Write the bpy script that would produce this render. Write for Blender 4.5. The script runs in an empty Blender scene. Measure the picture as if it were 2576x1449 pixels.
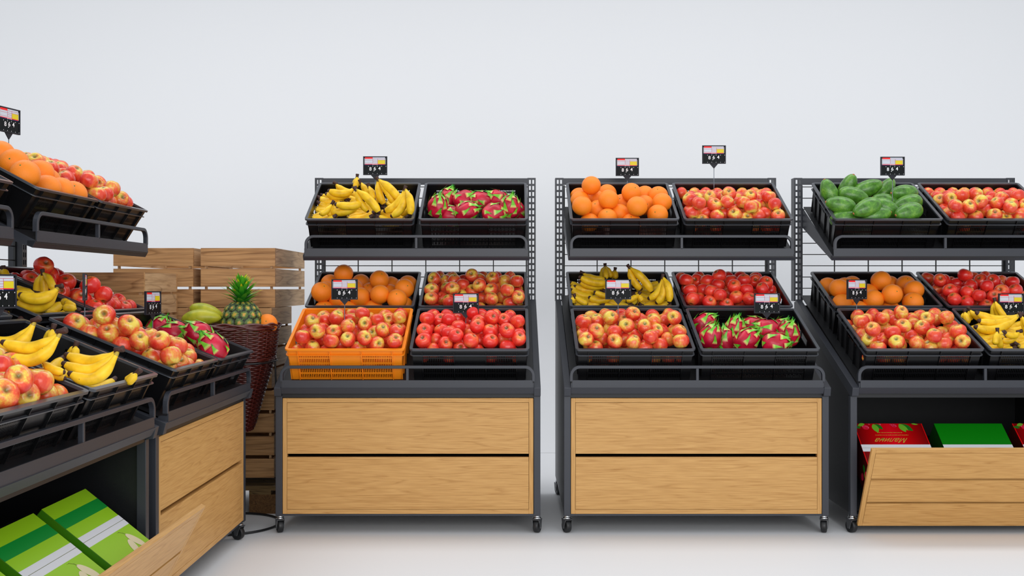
import bpy, math, random
from mathutils import Vector, Matrix, Euler
random.seed(7)
scn = bpy.context.scene
COL = scn.collection
R = math.radians
F, CX, CY, CAMZ = 2700.0, 1288.0, 724.5, 1.245

# ------------------------------------------------------------------ materials
def lin(c):
    return tuple(((v/255)/12.92 if v/255 <= .04045 else ((v/255+.055)/1.055)**2.4) for v in c)+(1,)
def mat(name, rgb, rough=.5, metal=0, spec=.5, bump=0, bscale=400, coat=0, sub=0):
    m = bpy.data.materials.new(name); m.use_nodes = True
    nt = m.node_tree; b = nt.nodes['Principled BSDF']
    b.inputs['Base Color'].default_value = lin(rgb)
    b.inputs['Roughness'].default_value = rough; b.inputs['Metallic'].default_value = metal
    b.inputs['Specular IOR Level'].default_value = spec
    b.inputs['Coat Weight'].default_value = coat
    if bump:
        tc = nt.nodes.new('ShaderNodeTexCoord'); n = nt.nodes.new('ShaderNodeTexNoise'); n.inputs['Scale'].default_value = bscale
        bp = nt.nodes.new('ShaderNodeBump'); bp.inputs['Strength'].default_value = bump; bp.inputs['Distance'].default_value = .002
        nt.links.new(tc.outputs['Object'], n.inputs['Vector']); nt.links.new(n.outputs['Fac'], bp.inputs['Height'])
        nt.links.new(bp.outputs['Normal'], b.inputs['Normal'])
    return m
class NT:
    def __init__(s, m): s.t = m.node_tree; s.b = s.t.nodes['Principled BSDF']
    def n(s, k, **kw):
        o = s.t.nodes.new(k)
        for a, v in kw.items():
            if a in o.inputs.keys() if False else False: pass
            setattr(o, a, v)
        return o
    def l(s, a, b): s.t.links.new(a, b)
    def ramp(s, src, stops, interp='LINEAR'):
        r = s.n('ShaderNodeValToRGB'); r.color_ramp.interpolation = interp
        e = r.color_ramp.elements
        while len(e) < len(stops): e.new(.5)
        for i, (p, c) in enumerate(stops): e[i].position = p; e[i].color = lin(c)
        s.l(src, r.inputs['Fac']); return r.outputs['Color']
    def mix(s, f, a, b, mode='MIX'):
        m = s.n('ShaderNodeMix', data_type='RGBA', blend_type=mode)
        for sock, v in ((m.inputs[0], f), (m.inputs[6], a), (m.inputs[7], b)):
            if hasattr(v, 'links') or hasattr(v, 'is_linked'): s.l(v, sock)
            else: sock.default_value = v
        return m.outputs[2]
    def math(s, op, a, b=0.0):
        m = s.n('ShaderNodeMath', operation=op)
        for sock, v in ((m.inputs[0], a), (m.inputs[1], b)):
            if hasattr(v, 'is_linked'): s.l(v, sock)
            else: sock.default_value = v
        return m.outputs[0]

def wood(name, c_lo, c_mid, c_hi, grain, axis=0, scale=1.0, rough=.45):
    """planks with long wavy grain along an axis of the object"""
    m = mat(name, c_mid, rough, spec=.3); g = NT(m)
    tc = g.n('ShaderNodeTexCoord'); oi = g.n('ShaderNodeObjectInfo')
    mp = g.n('ShaderNodeMapping')
    sc = [22*scale]*3; sc[axis] = (2.2*scale if scale < 1.8 else 1.6)
    mp.inputs['Scale'].default_value = sc
    off = g.n('ShaderNodeVectorMath', operation='SCALE'); cmb = g.n('ShaderNodeCombineXYZ')
    for i in range(3): g.l(oi.outputs['Random'], cmb.inputs[i])
    g.l(cmb.outputs[0], off.inputs[0]); off.inputs['Scale'].default_value = 37
    add = g.n('ShaderNodeVectorMath', operation='ADD')
    g.l(tc.outputs['Object'], mp.inputs['Vector']); g.l(mp.outputs[0], add.inputs[0]); g.l(off.outputs[0], add.inputs[1])
    n1 = g.n('ShaderNodeTexNoise'); n1.inputs['Scale'].default_value = .55; n1.inputs['Detail'].default_value = 1.5; n1.inputs['Distortion'].default_value = .3
    g.l(add.outputs[0], n1.inputs['Vector'])
    k = g.math('MULTIPLY', n1.outputs['Fac'], 9.0*grain)
    fr = g.math('FRACT', k)
    line = g.ramp(fr, [(0, c_mid), (.72, c_hi), (.93, c_lo), (1.0, c_mid)])
    n2 = g.n('ShaderNodeTexNoise'); n2.inputs['Scale'].default_value = 6; n2.inputs['Detail'].default_value = 4
    mp2 = g.n('ShaderNodeMapping'); s2 = [16*scale]*3; s2[axis] = .8*scale; mp2.inputs['Scale'].default_value = s2
    g.l(tc.outputs['Object'], mp2.inputs['Vector']); g.l(mp2.outputs[0], n2.inputs['Vector'])
    fine = g.ramp(n2.outputs['Fac'], [(.3, c_lo), (.55, c_mid), (.75, c_hi)])
    c = g.mix(.55, line, fine)
    g.l(c, g.b.inputs['Base Color'])
    return m

M = {}
M['metal'] = mat('powder_coated_steel', (46, 49, 57), .42, spec=.5, bump=.12, bscale=900)
M['metal_black'] = mat('black_steel_panel', (22, 23, 26), .4, spec=.4, bump=.15, bscale=800)
M['plastic'] = mat('black_plastic', (12, 12, 14), .3, spec=.32, bump=.06, bscale=300)
M['plastic_rim_sheen'] = mat('black_plastic_rim_sheen', (62, 65, 71), .3, spec=.7)  # same black plastic, greyed so the colour carries the rim's reflected highlight
M['orange_plastic'] = mat('orange_plastic', (246, 140, 22), .38, spec=.4)
M['chrome'] = mat('chrome', (215, 217, 220), .18, metal=1)
M['rubber'] = mat('black_rubber', (26, 27, 29), .45)
M['hub'] = mat('dark_grey_hub', (60, 61, 64), .4)
M['oak'] = wood('oak_veneer', (172, 124, 66), (199, 152, 90), (209, 163, 101), 1.0, 0, 1.85)
M['oakz'] = wood('oak_veneer_upright', (172, 124, 66), (199, 152, 90), (209, 163, 101), .8, 2, 1.9)
M['oakend'] = wood('oak_edge', (192, 148, 92), (218, 178, 122), (224, 186, 132), 1.4, 1, 1.6)
M['gap'] = mat('dark_joint', (70, 46, 22), .8, spec=.1)
M['walnut'] = wood('brown_plank', (118, 78, 44), (188, 141, 92), (206, 160, 110), .75, 0, .9, .6)
M['walnut_side'] = wood('brown_plank_end', (130, 94, 60), (198, 160, 118), (210, 174, 134), .75, 1, .9, .6)
M['rough_wood'] = wood('rough_pallet_wood', (60, 45, 26), (112, 88, 54), (140, 116, 76), 1.2, 0, 1.4, .8)
M['block_wood'] = wood('pallet_block_wood', (52, 34, 17), (98, 68, 38), (122, 88, 52), 2.0, 1, 1.0, .8)
M['wicker'] = mat('dark_wicker', (82, 30, 24), .3, spec=.6, coat=.2)
M['wire'] = mat('black_wire', (22, 23, 25), .4)
M['white_tape'] = mat('white_tape', (232, 234, 240), .4)
M['card_red'] = mat('carton_red', (196, 6, 12), .3, spec=.5)
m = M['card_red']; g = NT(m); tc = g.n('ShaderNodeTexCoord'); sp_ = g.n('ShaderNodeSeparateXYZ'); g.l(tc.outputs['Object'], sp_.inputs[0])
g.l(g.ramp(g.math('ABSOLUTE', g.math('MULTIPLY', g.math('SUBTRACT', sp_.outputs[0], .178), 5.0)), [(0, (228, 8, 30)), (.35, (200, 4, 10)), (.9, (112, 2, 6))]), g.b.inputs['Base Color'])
M['card_red_edge'] = mat('carton_red_edge', (238, 10, 14), .35)
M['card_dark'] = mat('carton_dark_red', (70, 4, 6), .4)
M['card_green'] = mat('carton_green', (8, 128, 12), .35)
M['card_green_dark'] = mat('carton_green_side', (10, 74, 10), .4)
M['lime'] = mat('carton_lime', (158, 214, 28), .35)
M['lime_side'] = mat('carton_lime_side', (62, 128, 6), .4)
M['band_green'] = mat('carton_band_green', (0, 148, 52), .35)
M['gold'] = mat('gold_print', (196, 168, 62), .4)
M['berry'] = mat('raspberry_print', (214, 26, 66), .4, bump=.5, bscale=120)
M['berry_hi'] = mat('raspberry_print_light', (246, 140, 170), .4)
M['leaf_print'] = mat('leaf_print', (112, 182, 44), .4)
M['leaf_print_dark'] = mat('leaf_print_dark', (28, 118, 28), .4)
M['pear_print'] = mat('seed_print', (240, 228, 188), .4)
M['stalk_print'] = mat('stalk_print', (104, 112, 52), .5)
M['label_white'] = mat('print_white', (226, 228, 232), .5)
M['sign_frame'] = mat('sign_frame', (42, 43, 50), .5, spec=.2)
M['sign_black'] = mat('sign_black', (14, 19, 21), .5, spec=.15)
M['sign_paper'] = mat('sign_paper', (202, 212, 224), .5)
M['sign_red'] = mat('sign_red', (246, 12, 14), .5)
M['sign_line'] = mat('sign_line', (196, 84, 108), .5)
M['sign_yellow'] = mat('sign_yellow', (222, 204, 14), .5)
M['sign_navy'] = mat('sign_navy', (14, 16, 96), .5)
M['digit'] = mat('sign_digit', (240, 242, 244), .5)
M['pole'] = mat('sign_pole', (120, 126, 136), .3, metal=.6)
M['banana_stem'] = mat('banana_crown', (62, 34, 26), .6, bump=.4, bscale=200)
M['banana_neck'] = mat('banana_neck', (176, 150, 44), .45)
M['button_green'] = mat('orange_button', (52, 118, 44), .6)
M['button_brown'] = mat('avocado_button', (176, 110, 62), .7, bump=.5, bscale=300)
M['pine_leaf'] = None

def apple_mat(name, red, red2, yel, grn, bias):
    m = mat(name, red, .28, spec=.5, coat=.15); g = NT(m)
    tc = g.n('ShaderNodeTexCoord'); oi = g.n('ShaderNodeObjectInfo')
    cmb = g.n('ShaderNodeCombineXYZ')
    r9 = g.math('MULTIPLY', oi.outputs['Random'], 91.0)
    for i in range(3): g.l(r9, cmb.inputs[i])
    sc = g.n('ShaderNodeVectorMath', operation='MULTIPLY_ADD'); sc.inputs[1].default_value = (26, 26, 16)
    g.l(tc.outputs['Object'], sc.inputs[0]); g.l(cmb.outputs[0], sc.inputs[2])
    n = g.n('ShaderNodeTexNoise'); n.inputs['Scale'].default_value = 1.0; n.inputs['Detail'].default_value = 3; n.inputs['Distortion'].default_value = .5
    g.l(sc.outputs[0], n.inputs['Vector'])
    n2 = g.n('ShaderNodeTexNoise'); n2.inputs['Scale'].default_value = 4.2; n2.inputs['Detail'].default_value = 6; n2.inputs['Roughness'].default_value = .7
    sc2 = g.n('ShaderNodeVectorMath', operation='MULTIPLY_ADD'); sc2.inputs[1].default_value = (36, 36, 10)
    g.l(tc.outputs['Object'], sc2.inputs[0]); g.l(cmb.outputs[0], sc2.inputs[2]); g.l(sc2.outputs[0], n2.inputs['Vector'])
    sep = g.n('ShaderNodeSeparateXYZ'); g.l(tc.outputs['Object'], sep.inputs[0])
    # blush: side (x) + noise
    sx = g.math('MULTIPLY', sep.outputs[0], 4.5)
    f = g.math('ADD', n.outputs['Fac'], sx)
    f = g.math('ADD', f, g.math('MULTIPLY', g.math('SUBTRACT', n2.outputs['Fac'], .5), .6))
    # poles turn yellow-green
    az = g.math('ABSOLUTE', sep.outputs[2]); pz = g.math('MULTIPLY', g.math('SUBTRACT', az, .015), 16.0)
    pz = g.math('MAXIMUM', pz, 0.0)
    f = g.math('SUBTRACT', f, pz); f = g.math('ADD', f, bias)
    col = g.ramp(f, [(.24, yel), (.40, ((yel[0]+red[0])//2, (yel[1]+red[1])//2, (yel[2]+red[2])//2)), (.55, red), (.85, red2)])
    # dimple
    rr = g.math('SQRT', g.math('ADD', g.math('MULTIPLY', sep.outputs[0], sep.outputs[0]), g.math('MULTIPLY', sep.outputs[1], sep.outputs[1])))
    d = g.n('ShaderNodeMapRange'); d.inputs[1].default_value = .003; d.inputs[2].default_value = .015; d.inputs[3].default_value = 1; d.inputs[4].default_value = 0
    g.l(rr, d.inputs[0])
    col = g.mix(g.math('MULTIPLY', d.outputs[0], .85), col, lin(grn))
    # tiny pale lenticels
    v = g.n('ShaderNodeTexVoronoi'); v.inputs['Scale'].default_value = 330; g.l(tc.outputs['Object'], v.inputs['Vector'])
    sp = g.ramp(v.outputs['Distance'], [(.06, (255, 255, 255)), (.14, (0, 0, 0))])
    fac = g.math('MULTIPLY', sp, .3)
    col = g.mix(fac, col, lin((240, 200, 120)))
    g.l(col, g.b.inputs['Base Color'])
    return m
M['apple'] = apple_mat('bicolour_apple_skin', (234, 84, 50), (212, 44, 34), (232, 204, 80), (84, 104, 34), .10)
M['apple_red'] = apple_mat('red_apple_skin', (245, 68, 46), (224, 38, 34), (246, 150, 66), (66, 88, 30), .26)

m = mat('orange_peel', (252, 138, 30), .42, spec=.35, bump=.5, bscale=520); M['orange'] = m
m = mat('banana_skin', (244, 196, 30), .42, spec=.35); g = NT(m)
tc = g.n('ShaderNodeTexCoord'); n = g.n('ShaderNodeTexNoise'); n.inputs['Scale'].default_value = 22; n.inputs['Detail'].default_value = 3
g.l(tc.outputs['Object'], n.inputs['Vector'])
c = g.ramp(n.outputs['Fac'], [(.3, (214, 168, 22)), (.5, (244, 196, 30)), (.72, (252, 214, 52))])
v = g.n('ShaderNodeTexVoronoi'); v.inputs['Scale'].default_value = 34; g.l(tc.outputs['Object'], v.inputs['Vector'])
sp = g.ramp(v.outputs['Distance'], [(.045, (255, 255, 255)), (.075, (0, 0, 0))])
c = g.mix(g.math('MULTIPLY', sp, .75), c, lin((90, 52, 26)))
g.l(c, g.b.inputs['Base Color']); M['banana'] = m
m = mat('avocado_skin', (84, 140, 36), .3, spec=.5, bump=.35, bscale=230, coat=.1); g = NT(m)
tc = g.n('ShaderNodeTexCoord'); n = g.n('ShaderNodeTexNoise'); n.inputs['Scale'].default_value = 30; n.inputs['Detail'].default_value = 8; n.inputs['Roughness'].default_value = .75
g.l(tc.outputs['Object'], n.inputs['Vector'])
c = g.ramp(n.outputs['Fac'], [(.35, (52, 92, 26)), (.52, (82, 138, 42)), (.68, (124, 172, 58))])
g.l(c, g.b.inputs['Base Color']); M['avocado'] = m
def attr_mat(name, rough=.4, bump=0):
    m = mat(name, (200, 200, 200), rough, bump=bump, bscale=150); g = NT(m)
    a = g.n('ShaderNodeAttribute'); a.attribute_name = 'Col'; g.l(a.outputs['Color'], g.b.inputs['Base Color']); return m
M['dragon'] = attr_mat('dragon_fruit_skin', .35, .3)
M['pine'] = attr_mat('pineapple_skin', .5, .4)
M['pine_leaf'] = attr_mat('pineapple_leaf', .4)
m = mat('green_mango_skin', (178, 178, 38), .35, spec=.4); g = NT(m)
tc = g.n('ShaderNodeTexCoord'); n = g.n('ShaderNodeTexNoise'); n.inputs['Scale'].default_value = 14; n.inputs['Detail'].default_value = 4
g.l(tc.outputs['Object'], n.inputs['Vector'])
c = g.ramp(n.outputs['Fac'], [(.35, (140, 152, 30)), (.55, (186, 184, 42)), (.75, (206, 196, 60))])
g.l(c, g.b.inputs['Base Color']); M['mango'] = m
M['peach'] = mat('peach_skin', (232, 162, 76), .5, bump=.3)
M['floor'] = mat('white_studio_floor', (231, 232, 234), .6, spec=.15)
M['wall'] = mat('white_studio_wall', (231, 232, 234), .6, spec=.15)

# ------------------------------------------------------------------ mesh builder
class MB:
    def __init__(s): s.v = []; s.f = []; s.mi = []; s.mats = []; s.cols = []
    def m(s, key):
        if key not in s.mats: s.mats.append(key)
        return s.mats.index(key)
    def face(s, idx, key): s.f.append(tuple(idx)); s.mi.append(s.m(key))
    def verts(s, pts, col=None):
        b = len(s.v); s.v += [tuple(p) for p in pts]; s.cols += [col]*len(pts); return b
    def hexa(s, p, key):
        """p: 8 corners, bottom ring then top ring (ccw from above)"""
        b = s.verts(p)
        for q in ((3, 2, 1, 0), (4, 5, 6, 7), (0, 1, 5, 4), (1, 2, 6, 5), (2, 3, 7, 6), (3, 0, 4, 7)):
            s.face([b+i for i in q], key)
    def box(s, x0, x1, y0, y1, z0, z1, key):
        s.hexa([(x0, y0, z0), (x1, y0, z0), (x1, y1, z0), (x0, y1, z0), (x0, y0, z1), (x1, y0, z1), (x1, y1, z1), (x0, y1, z1)], key)
    def prism_x(s, prof, x0, x1, key):
        """closed (y,z) outline extruded along x"""
        n = len(prof); b = s.verts([(x0, y, z) for y, z in prof]+[(x1, y, z) for y, z in prof])
        s.face([b+i for i in range(n)], key); s.face([b+n+i for i in reversed(range(n))], key)
        for i in range(n):
            j = (i+1) % n; s.face([b+i, b+n+i, b+n+j, b+j], key)
    def prism(s, prof, axis, a0, a1, key):
        n = len(prof)
        def P(p, a):
            return {0: (a, p[0], p[1]), 1: (p[0], a, p[1]), 2: (p[0], p[1], a)}[axis]
        b = s.verts([P(p, a0) for p in prof]+[P(p, a1) for p in prof])
        s.face([b+i for i in range(n)], key); s.face([b+n+i for i in reversed(range(n))], key)
        for i in range(n):
            j = (i+1) % n; s.face([b+i, b+n+i, b+n+j, b+j], key)
    def tube(s, pts, rad, key, seg=8, closed=False, cap=True, flat=None, keys=None, col=None):
        pts = [Vector(p) for p in pts]; n = len(pts)
        rads = rad if isinstance(rad, (list, tuple)) else [rad]*n
        b = len(s.v); up = Vector((0, 0, 1)); prev = None
        for i, p in enumerate(pts):
            if closed: t = pts[(i+1) % n]-pts[i-1]
            else: t = pts[min(i+1, n-1)]-pts[max(i-1, 0)]
            t.normalize()
            if prev is None:
                a = up.cross(t)
                if a.length < .05: a = Vector((1, 0, 0)).cross(t)
            else:
                a = prev-t*prev.dot(t)
            a.normalize(); prev = a; c = t.cross(a)
            s.verts([p+(a*math.cos(2*math.pi*k/seg)+c*math.sin(2*math.pi*k/seg))*rads[i] for k in range(seg)], col)
        rng = n if closed else n-1
        for i in range(rng):
            j = (i+1) % n; kk = keys[i] if keys else key
            for k in range(seg):
                l = (k+1) % seg; s.face([b+i*seg+k, b+i*seg+l, b+j*seg+l, b+j*seg+k], kk)
        if not closed and cap:
            s.face([b+k for k in reversed(range(seg))], keys[0] if keys else key)
            s.face([b+(n-1)*seg+k for k in range(seg)], keys[-1] if keys else key)
    def lathe(s, prof, key, seg=24, lobes=0, lob=0, col=None):
        b = len(s.v); n = len(prof)
        for r, z in prof:
            s.verts([(r*(1+lob*math.cos(lobes*2*math.pi*k/seg))*math.cos(2*math.pi*k/seg), r*(1+lob*math.cos(lobes*2*math.pi*k/seg))*math.sin(2*math.pi*k/seg), z) for k in range(seg)], col)
        for i in range(n-1):
            for k in range(seg):
                l = (k+1) % seg; s.face([b+i*seg+k, b+i*seg+l, b+(i+1)*seg+l, b+(i+1)*seg+k], key)
        s.face([b+k for k in reversed(range(seg))], key); s.face([b+(n-1)*seg+k for k in range(seg)], key)
    def mesh(s, name, smooth=False, fix=True):
        me = bpy.data.meshes.new(name); me.from_pydata(s.v, [], s.f)
        for k in s.mats: me.materials.append(M[k])
        for p, i in zip(me.polygons, s.mi): p.material_index = i; p.use_smooth = smooth
        if any(c is not None for c in s.cols):
            a = me.color_attributes.new('Col', 'FLOAT_COLOR', 'POINT')
            for i, c in enumerate(s.cols): a.data[i].color = c if c else (1, 1, 1, 1)
        me.update()
        if fix:
            import bmesh
            bm = bmesh.new(); bm.from_mesh(me); bmesh.ops.recalc_face_normals(bm, faces=bm.faces); bm.to_mesh(me); bm.free()
        return me

def obj(name, me, parent=None, loc=(0, 0, 0), rot=(0, 0, 0), label=None):
    o = bpy.data.objects.new(name, me); COL.objects.link(o)
    o.location = loc; o.rotation_euler = rot
    if parent: o.parent = parent
    if label: o['label'] = label
    return o
def tag(o, label, cat, group=None, kind=None):
    o['label'] = label; o['category'] = cat
    if group: o['group'] = group
    if kind: o['kind'] = kind
    return o
def bev(o, w, seg=2):
    m = o.modifiers.new('bevel', 'BEVEL'); m.width = w; m.segments = seg; m.limit_method = 'ANGLE'; m.angle_limit = R(50)
    return o

# ------------------------------------------------------------------ setting
def floor_and_wall():
    b = MB(); b.box(-14, 14, -4, 9.2, -.1, 0, 'floor')
    o = obj('floor', b.mesh('floor')); o['kind'] = 'structure'; o['label'] = 'smooth white studio floor'
    b = MB(); prof = []
    r = 1.1; Y = 9.2
    for i in range(13):
        a = math.pi/2*i/12; prof.append((Y-r+r*math.sin(a), r-r*math.cos(a)+.001))
    prof += [(Y, 6.0)]
    n = len(prof); v = b.verts([(-14, y, z) for y, z in prof]+[(14, y, z) for y, z in prof]+[(-14, Y+.1, 6), (14, Y+.1, 6), (-14, Y+.1, 0), (14, Y+.1, 0)])
    for i in range(n-1): b.face([v+i, v+i+1, v+n+i+1, v+n+i], 'wall')
    b.face([v+n-1, v+2*n, v+2*n+1, v+2*n-1], 'wall'); b.face([v+2*n, v+2*n+2, v+2*n+3, v+2*n+1], 'wall')
    o = obj('wall_back', b.mesh('wall_back', smooth=True, fix=False)); o['kind'] = 'structure'; o['label'] = 'white studio back wall curving into the floor'
    for p in o.data.polygons[n-1:]: p.use_smooth = False
floor_and_wall()

# ------------------------------------------------------------------ display stand
W = 1.342; HW = W/2
TL, TU = R(22.3), R(28.2)
def lower_bed(y): return .766+(y-.0)*math.tan(TL)
def caster_meshes():
    b = MB(); b.tube([(0, 0, .078), (0, 0, .0905)], .017, 'chrome', 16); b.tube([(0, 0, .070), (0, 0, .080)], .021, 'chrome', 16)
    stem = b.mesh('stem', True)
    b = MB()
    b.box(-.019, .019, -.024, .024, .066, .071, 'hub')
    for s in (-1, 1):
        b.prism([(-.022, .070), (.022, .070), (.012, .022), (-.004, .022)], 0, s*.0185-.0012, s*.0185+.0012, 'hub')
        b.prism([(-.022, .070), (-.0185, .070), (-.001, .022), (-.004, .022)], 0, s*.0185-.0014, s*.0185+.0014, 'chrome')
    fork = b.mesh('fork')
    b = MB(); seg = 28; c = (0, .004, .033)
    prof = [(.010, -.013), (.024, -.012), (.027, -.014), (.031, -.0125), (.033, -.009), (.033, .009), (.031, .0125), (.027, .014), (.024, .012), (.010, .013)]
    base = len(b.v)
    for r, x in prof: b.verts([(x, c[1]+r*math.cos(2*math.pi*k/seg), c[2]+r*math.sin(2*math.pi*k/seg)) for k in range(seg)])
    for i in range(len(prof)-1):
        for k in range(seg):
            l = (k+1) % seg; b.face([base+i*seg+k, base+i*seg+l, base+(i+1)*seg+l, base+(i+1)*seg+k], 'rubber')
    b.face([base+k for k in range(seg)], 'hub'); b.face([base+9*seg+k for k in range(seg)], 'hub')
    return stem, fork, b.mesh('wheel', True)
CAST = caster_meshes()

def rail_mesh(hw, y, z0, ztop, th, depth, r, midx=True):
    """rounded flat-bar guard rail standing on a plate"""
    b = MB(); out = []; inn = []
    N = 8
    def arc(cx, cz, rad, a0, a1): return [(cx+rad*math.cos(a0+(a1-a0)*i/N), cz+rad*math.sin(a0+(a1-a0)*i/N)) for i in range(N+1)]
    out = [(-hw, z0)]+arc(-hw+r, ztop-r, r, math.pi, math.pi/2)+arc(hw-r, ztop-r, r, math.pi/2, 0)+[(hw, z0)]
    ri = r-th
    inn = [(-hw+th, z0)]+arc(-hw+r, ztop-r, ri, math.pi, math.pi/2)+arc(hw-r, ztop-r, ri, math.pi/2, 0)+[(hw-th, z0)]
    n = len(out)
    vb = b.verts([(x, y, z) for x, z in out]+[(x, y, z) for x, z in inn]+[(x, y+depth, z) for x, z in out]+[(x, y+depth, z) for x, z in inn])
    for i in range(n-1):
        b.face([vb+i, vb+i+1, vb+n+i+1, vb+n+i], 'metal'); b.face([vb+2*n+i, vb+3*n+i, vb+3*n+i+1, vb+2*n+i+1], 'metal')
        b.face([vb+i, vb+2*n+i, vb+2*n+i+1, vb+i+1], 'metal'); b.face([vb+n+i, vb+n+i+1, vb+3*n+i+1, vb+3*n+i], 'metal')
    if midx: b.box(-.0072, .0072, y+.002, y+depth, z0, ztop-th*.9, 'metal')
    return b

def slotted_post():
    """upright C-channel with two columns of slots, x 0..0.05, depth .07, z 1.174..1.912"""
    b = MB(); w = .05; d = .07; z0, z1 = 1.165, 1.912; cols = [.0095, .0205, .0295, .0405]
    t = .003; pitch = .037; n = int((z1-z0-.012)/pitch); zs = [z0]
    top = z1-.010
    rows = []
    z = top
    while z-.024 > z0+.004: rows.append((z-.024, z)); z -= pitch
    rows.reverse()
    for a, c in rows: zs += [a, c]
    zs.append(z1); xs = [0]+cols+[w]
    for i in range(5):
        for j in range(len(zs)-1):
            if i in (1, 3) and j % 2 == 1: continue
            b.box(xs[i], xs[i+1], 0, t, zs[j], zs[j+1], 'metal')
    b.box(0, t, t, d, z0, z1, 'metal'); b.box(w-t, w, t, d, z0, z1, 'metal')
    b.box(0, w, 0, d, z1-.0005, z1+.002, 'metal')
    return b.mesh('slotted_post')
SLOT = slotted_post()

def panel_boards(opened):
    """returns list of (name, mesh, sublist)"""
    out = []
    hw = HW-.036
    def frame_and_boards(z0, z1, gaps, th=.018):
        f = MB(); fr = .022
        f.box(-hw, -hw+fr, 0, th, z0, z1, 'oakz'); f.box(hw-fr, hw, 0, th, z0, z1, 'oakz')
        f.box(-hw+fr, hw-fr, 0, th, z1-fr, z1, 'oak'); f.box(-hw+fr, hw-fr, 0, th, z0, z0+fr, 'oak')
        g = MB(); g.box(-hw+.004, hw-.004, .0185, .0205, z0+.004, z1-.004, 'gap')
        bd = []; zz = z0+fr
        edges = [z0+fr]+[q for ga in gaps for q in ga]+[z1-fr]
        for i in range(0, len(edges), 2):
            m = MB(); m.box(-hw+fr+.0015, hw-fr-.0015, .0008, th-.0015, edges[i]+(.0015 if i == 0 else 0), edges[i+1]-(.0015 if i == len(edges)-2 else 0), 'oak')
            bd.append(m.mesh('board'))
        return f.mesh('panel_frame'), bd
    if not opened:
        return frame_and_boards(.1005, .687, [(.3876, .4054)], .032)
    return frame_and_boards(0, .472, [(.140, .152), (.285, .297)])
STAND = {}
def stand_parts():
    P = {}
    b = MB(); b.box(0, .034, 0, .034, .0905, .698, 'metal'); P['front_post'] = b.mesh('front_post')
    # side: black sheet with sloping top
    b = MB(); t = .006
    b.prism([(.034, .105), (1.085, .105), (1.085, 1.160), (.0, .735), (.0, .70), (.034, .70)], 0, 0, t, 'metal_black'); P['side_panel'] = b.mesh('side_panel')
    # rail capping the side panel
    b = MB()
    b.prism([(-.037, .7425), (-.026, .700), (.0, .698), (1.06, 1.128), (1.06, 1.176), (1.05, 1.176)], 0, 0, .034, 'metal'); P['side_rail'] = b.mesh('side_rail')
    b = MB(); b.box(-HW+.034, HW-.034, .004, .034, .0905, .100, 'metal'); b.box(-HW+.006, HW-.006, .034, 1.08, .1005, .105, 'metal_black'); P['base_plate'] = b.mesh('base_plate')
    b = MB(); b.box(-HW+.006, HW-.006, 1.074, 1.08, .105, 1.14, 'metal_black'); P['back_panel'] = b.mesh('back_panel')
    # lower tray: sloping bed + front plate + folded lip
    b = MB(); x = HW-.034
    b.prism([(0, .762), (1.06, .762+1.06*math.tan(TL)), (1.06, .766+1.06*math.tan(TL)), (0, .766)], 0, -x, x, 'metal_black')
    b.prism([(-.036, .742), (-.028, .742), (-.028, .7804), (-.033, .7804), (-.033, .7425)], 0, -x+.006, x-.006, 'metal')
    b.prism([(-.037, .742), (-.022, .712), (-.014, .712), (-.014, .742)], 0, -x, x, 'metal')
    b.box(-x, x, -.028, .004, .738, .766, 'metal'); b.box(-x, x, .003, .02, .690, .742, 'metal_black')
    P['lower_tray'] = b.mesh('lower_tray')
    P['lower_rail'] = rail_mesh(.643, -.034, .775, .8545, .0155, .02, .052).mesh('lower_rail')
    # upper tray
    b = MB(); s = .6235; tu = math.tan(TU)
    b.prism([(.470, 1.414), (1.06, 1.414+.59*tu), (1.06, 1.420+.59*tu), (.470, 1.420)], 0, -s+.003, s-.003, 'metal_black')
    b.prism([(.467, 1.424), (.482, 1.397), (.50, 1.407), (.50, 1.424)], 0, -s, s, 'metal')
    b.box(-s+.008, s-.008, .467, .472, 1.42, 1.4627, 'metal')
    P['upper_tray'] = b.mesh('upper_tray')
    b = MB(); b.prism([(.468, 1.424), (.483, 1.398), (1.085, 1.614), (1.085, 1.735)], 0, 0, .003, 'metal'); P['tray_bracket'] = b.mesh('tray_bracket')
    P['upper_rail'] = rail_mesh(.6145, .465, 1.458, 1.5367, .0155, .02, .05).mesh('upper_rail')
    b = MB(); b.box(-HW+.05, HW-.05, 1.088, 1.112, 1.874, 1.912, 'metal'); P['top_beam'] = b.mesh('top_beam')
    # wire grid
    b = MB(); yb = 1.12; z0 = 1.15; z1 = 1.872
    z = 1.8625
    while z > z0: b.box(-HW+.05, HW-.05, yb, yb+.005, z-.0025, z+.0025, 'wire'); z -= .0688
    for i in range(-3, 4):
        xx = i*.2067
        if abs(xx) > HW-.055: continue
        b.box(xx-.003, xx+.003, yb+.005, yb+.011, z0, z1, 'wire')
    for sgn in (-1, 1): b.box(sgn*(HW-.056)-.004, sgn*(HW-.056)+.004, yb-.004, yb+.006, z0, z1, 'wire')
    P['wire_grid'] = b.mesh('wire_grid')
    # sloping carton shelf inside the bin
    b = MB(); a = R(38.7)
    b.prism([(.002, .118), (.40, .118+.398*math.tan(a)), (.40, .124+.398*math.tan(a)), (.002, .124)], 0, -HW+.036, HW-.036, 'metal_black'); P['sloped_shelf'] = b.mesh('sloped_shelf')
    return P
SP = stand_parts()
CLOSED = panel_boards(False); OPEN = panel_boards(True)
FLAP_ANG = math.atan2(.22, .425)
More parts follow.
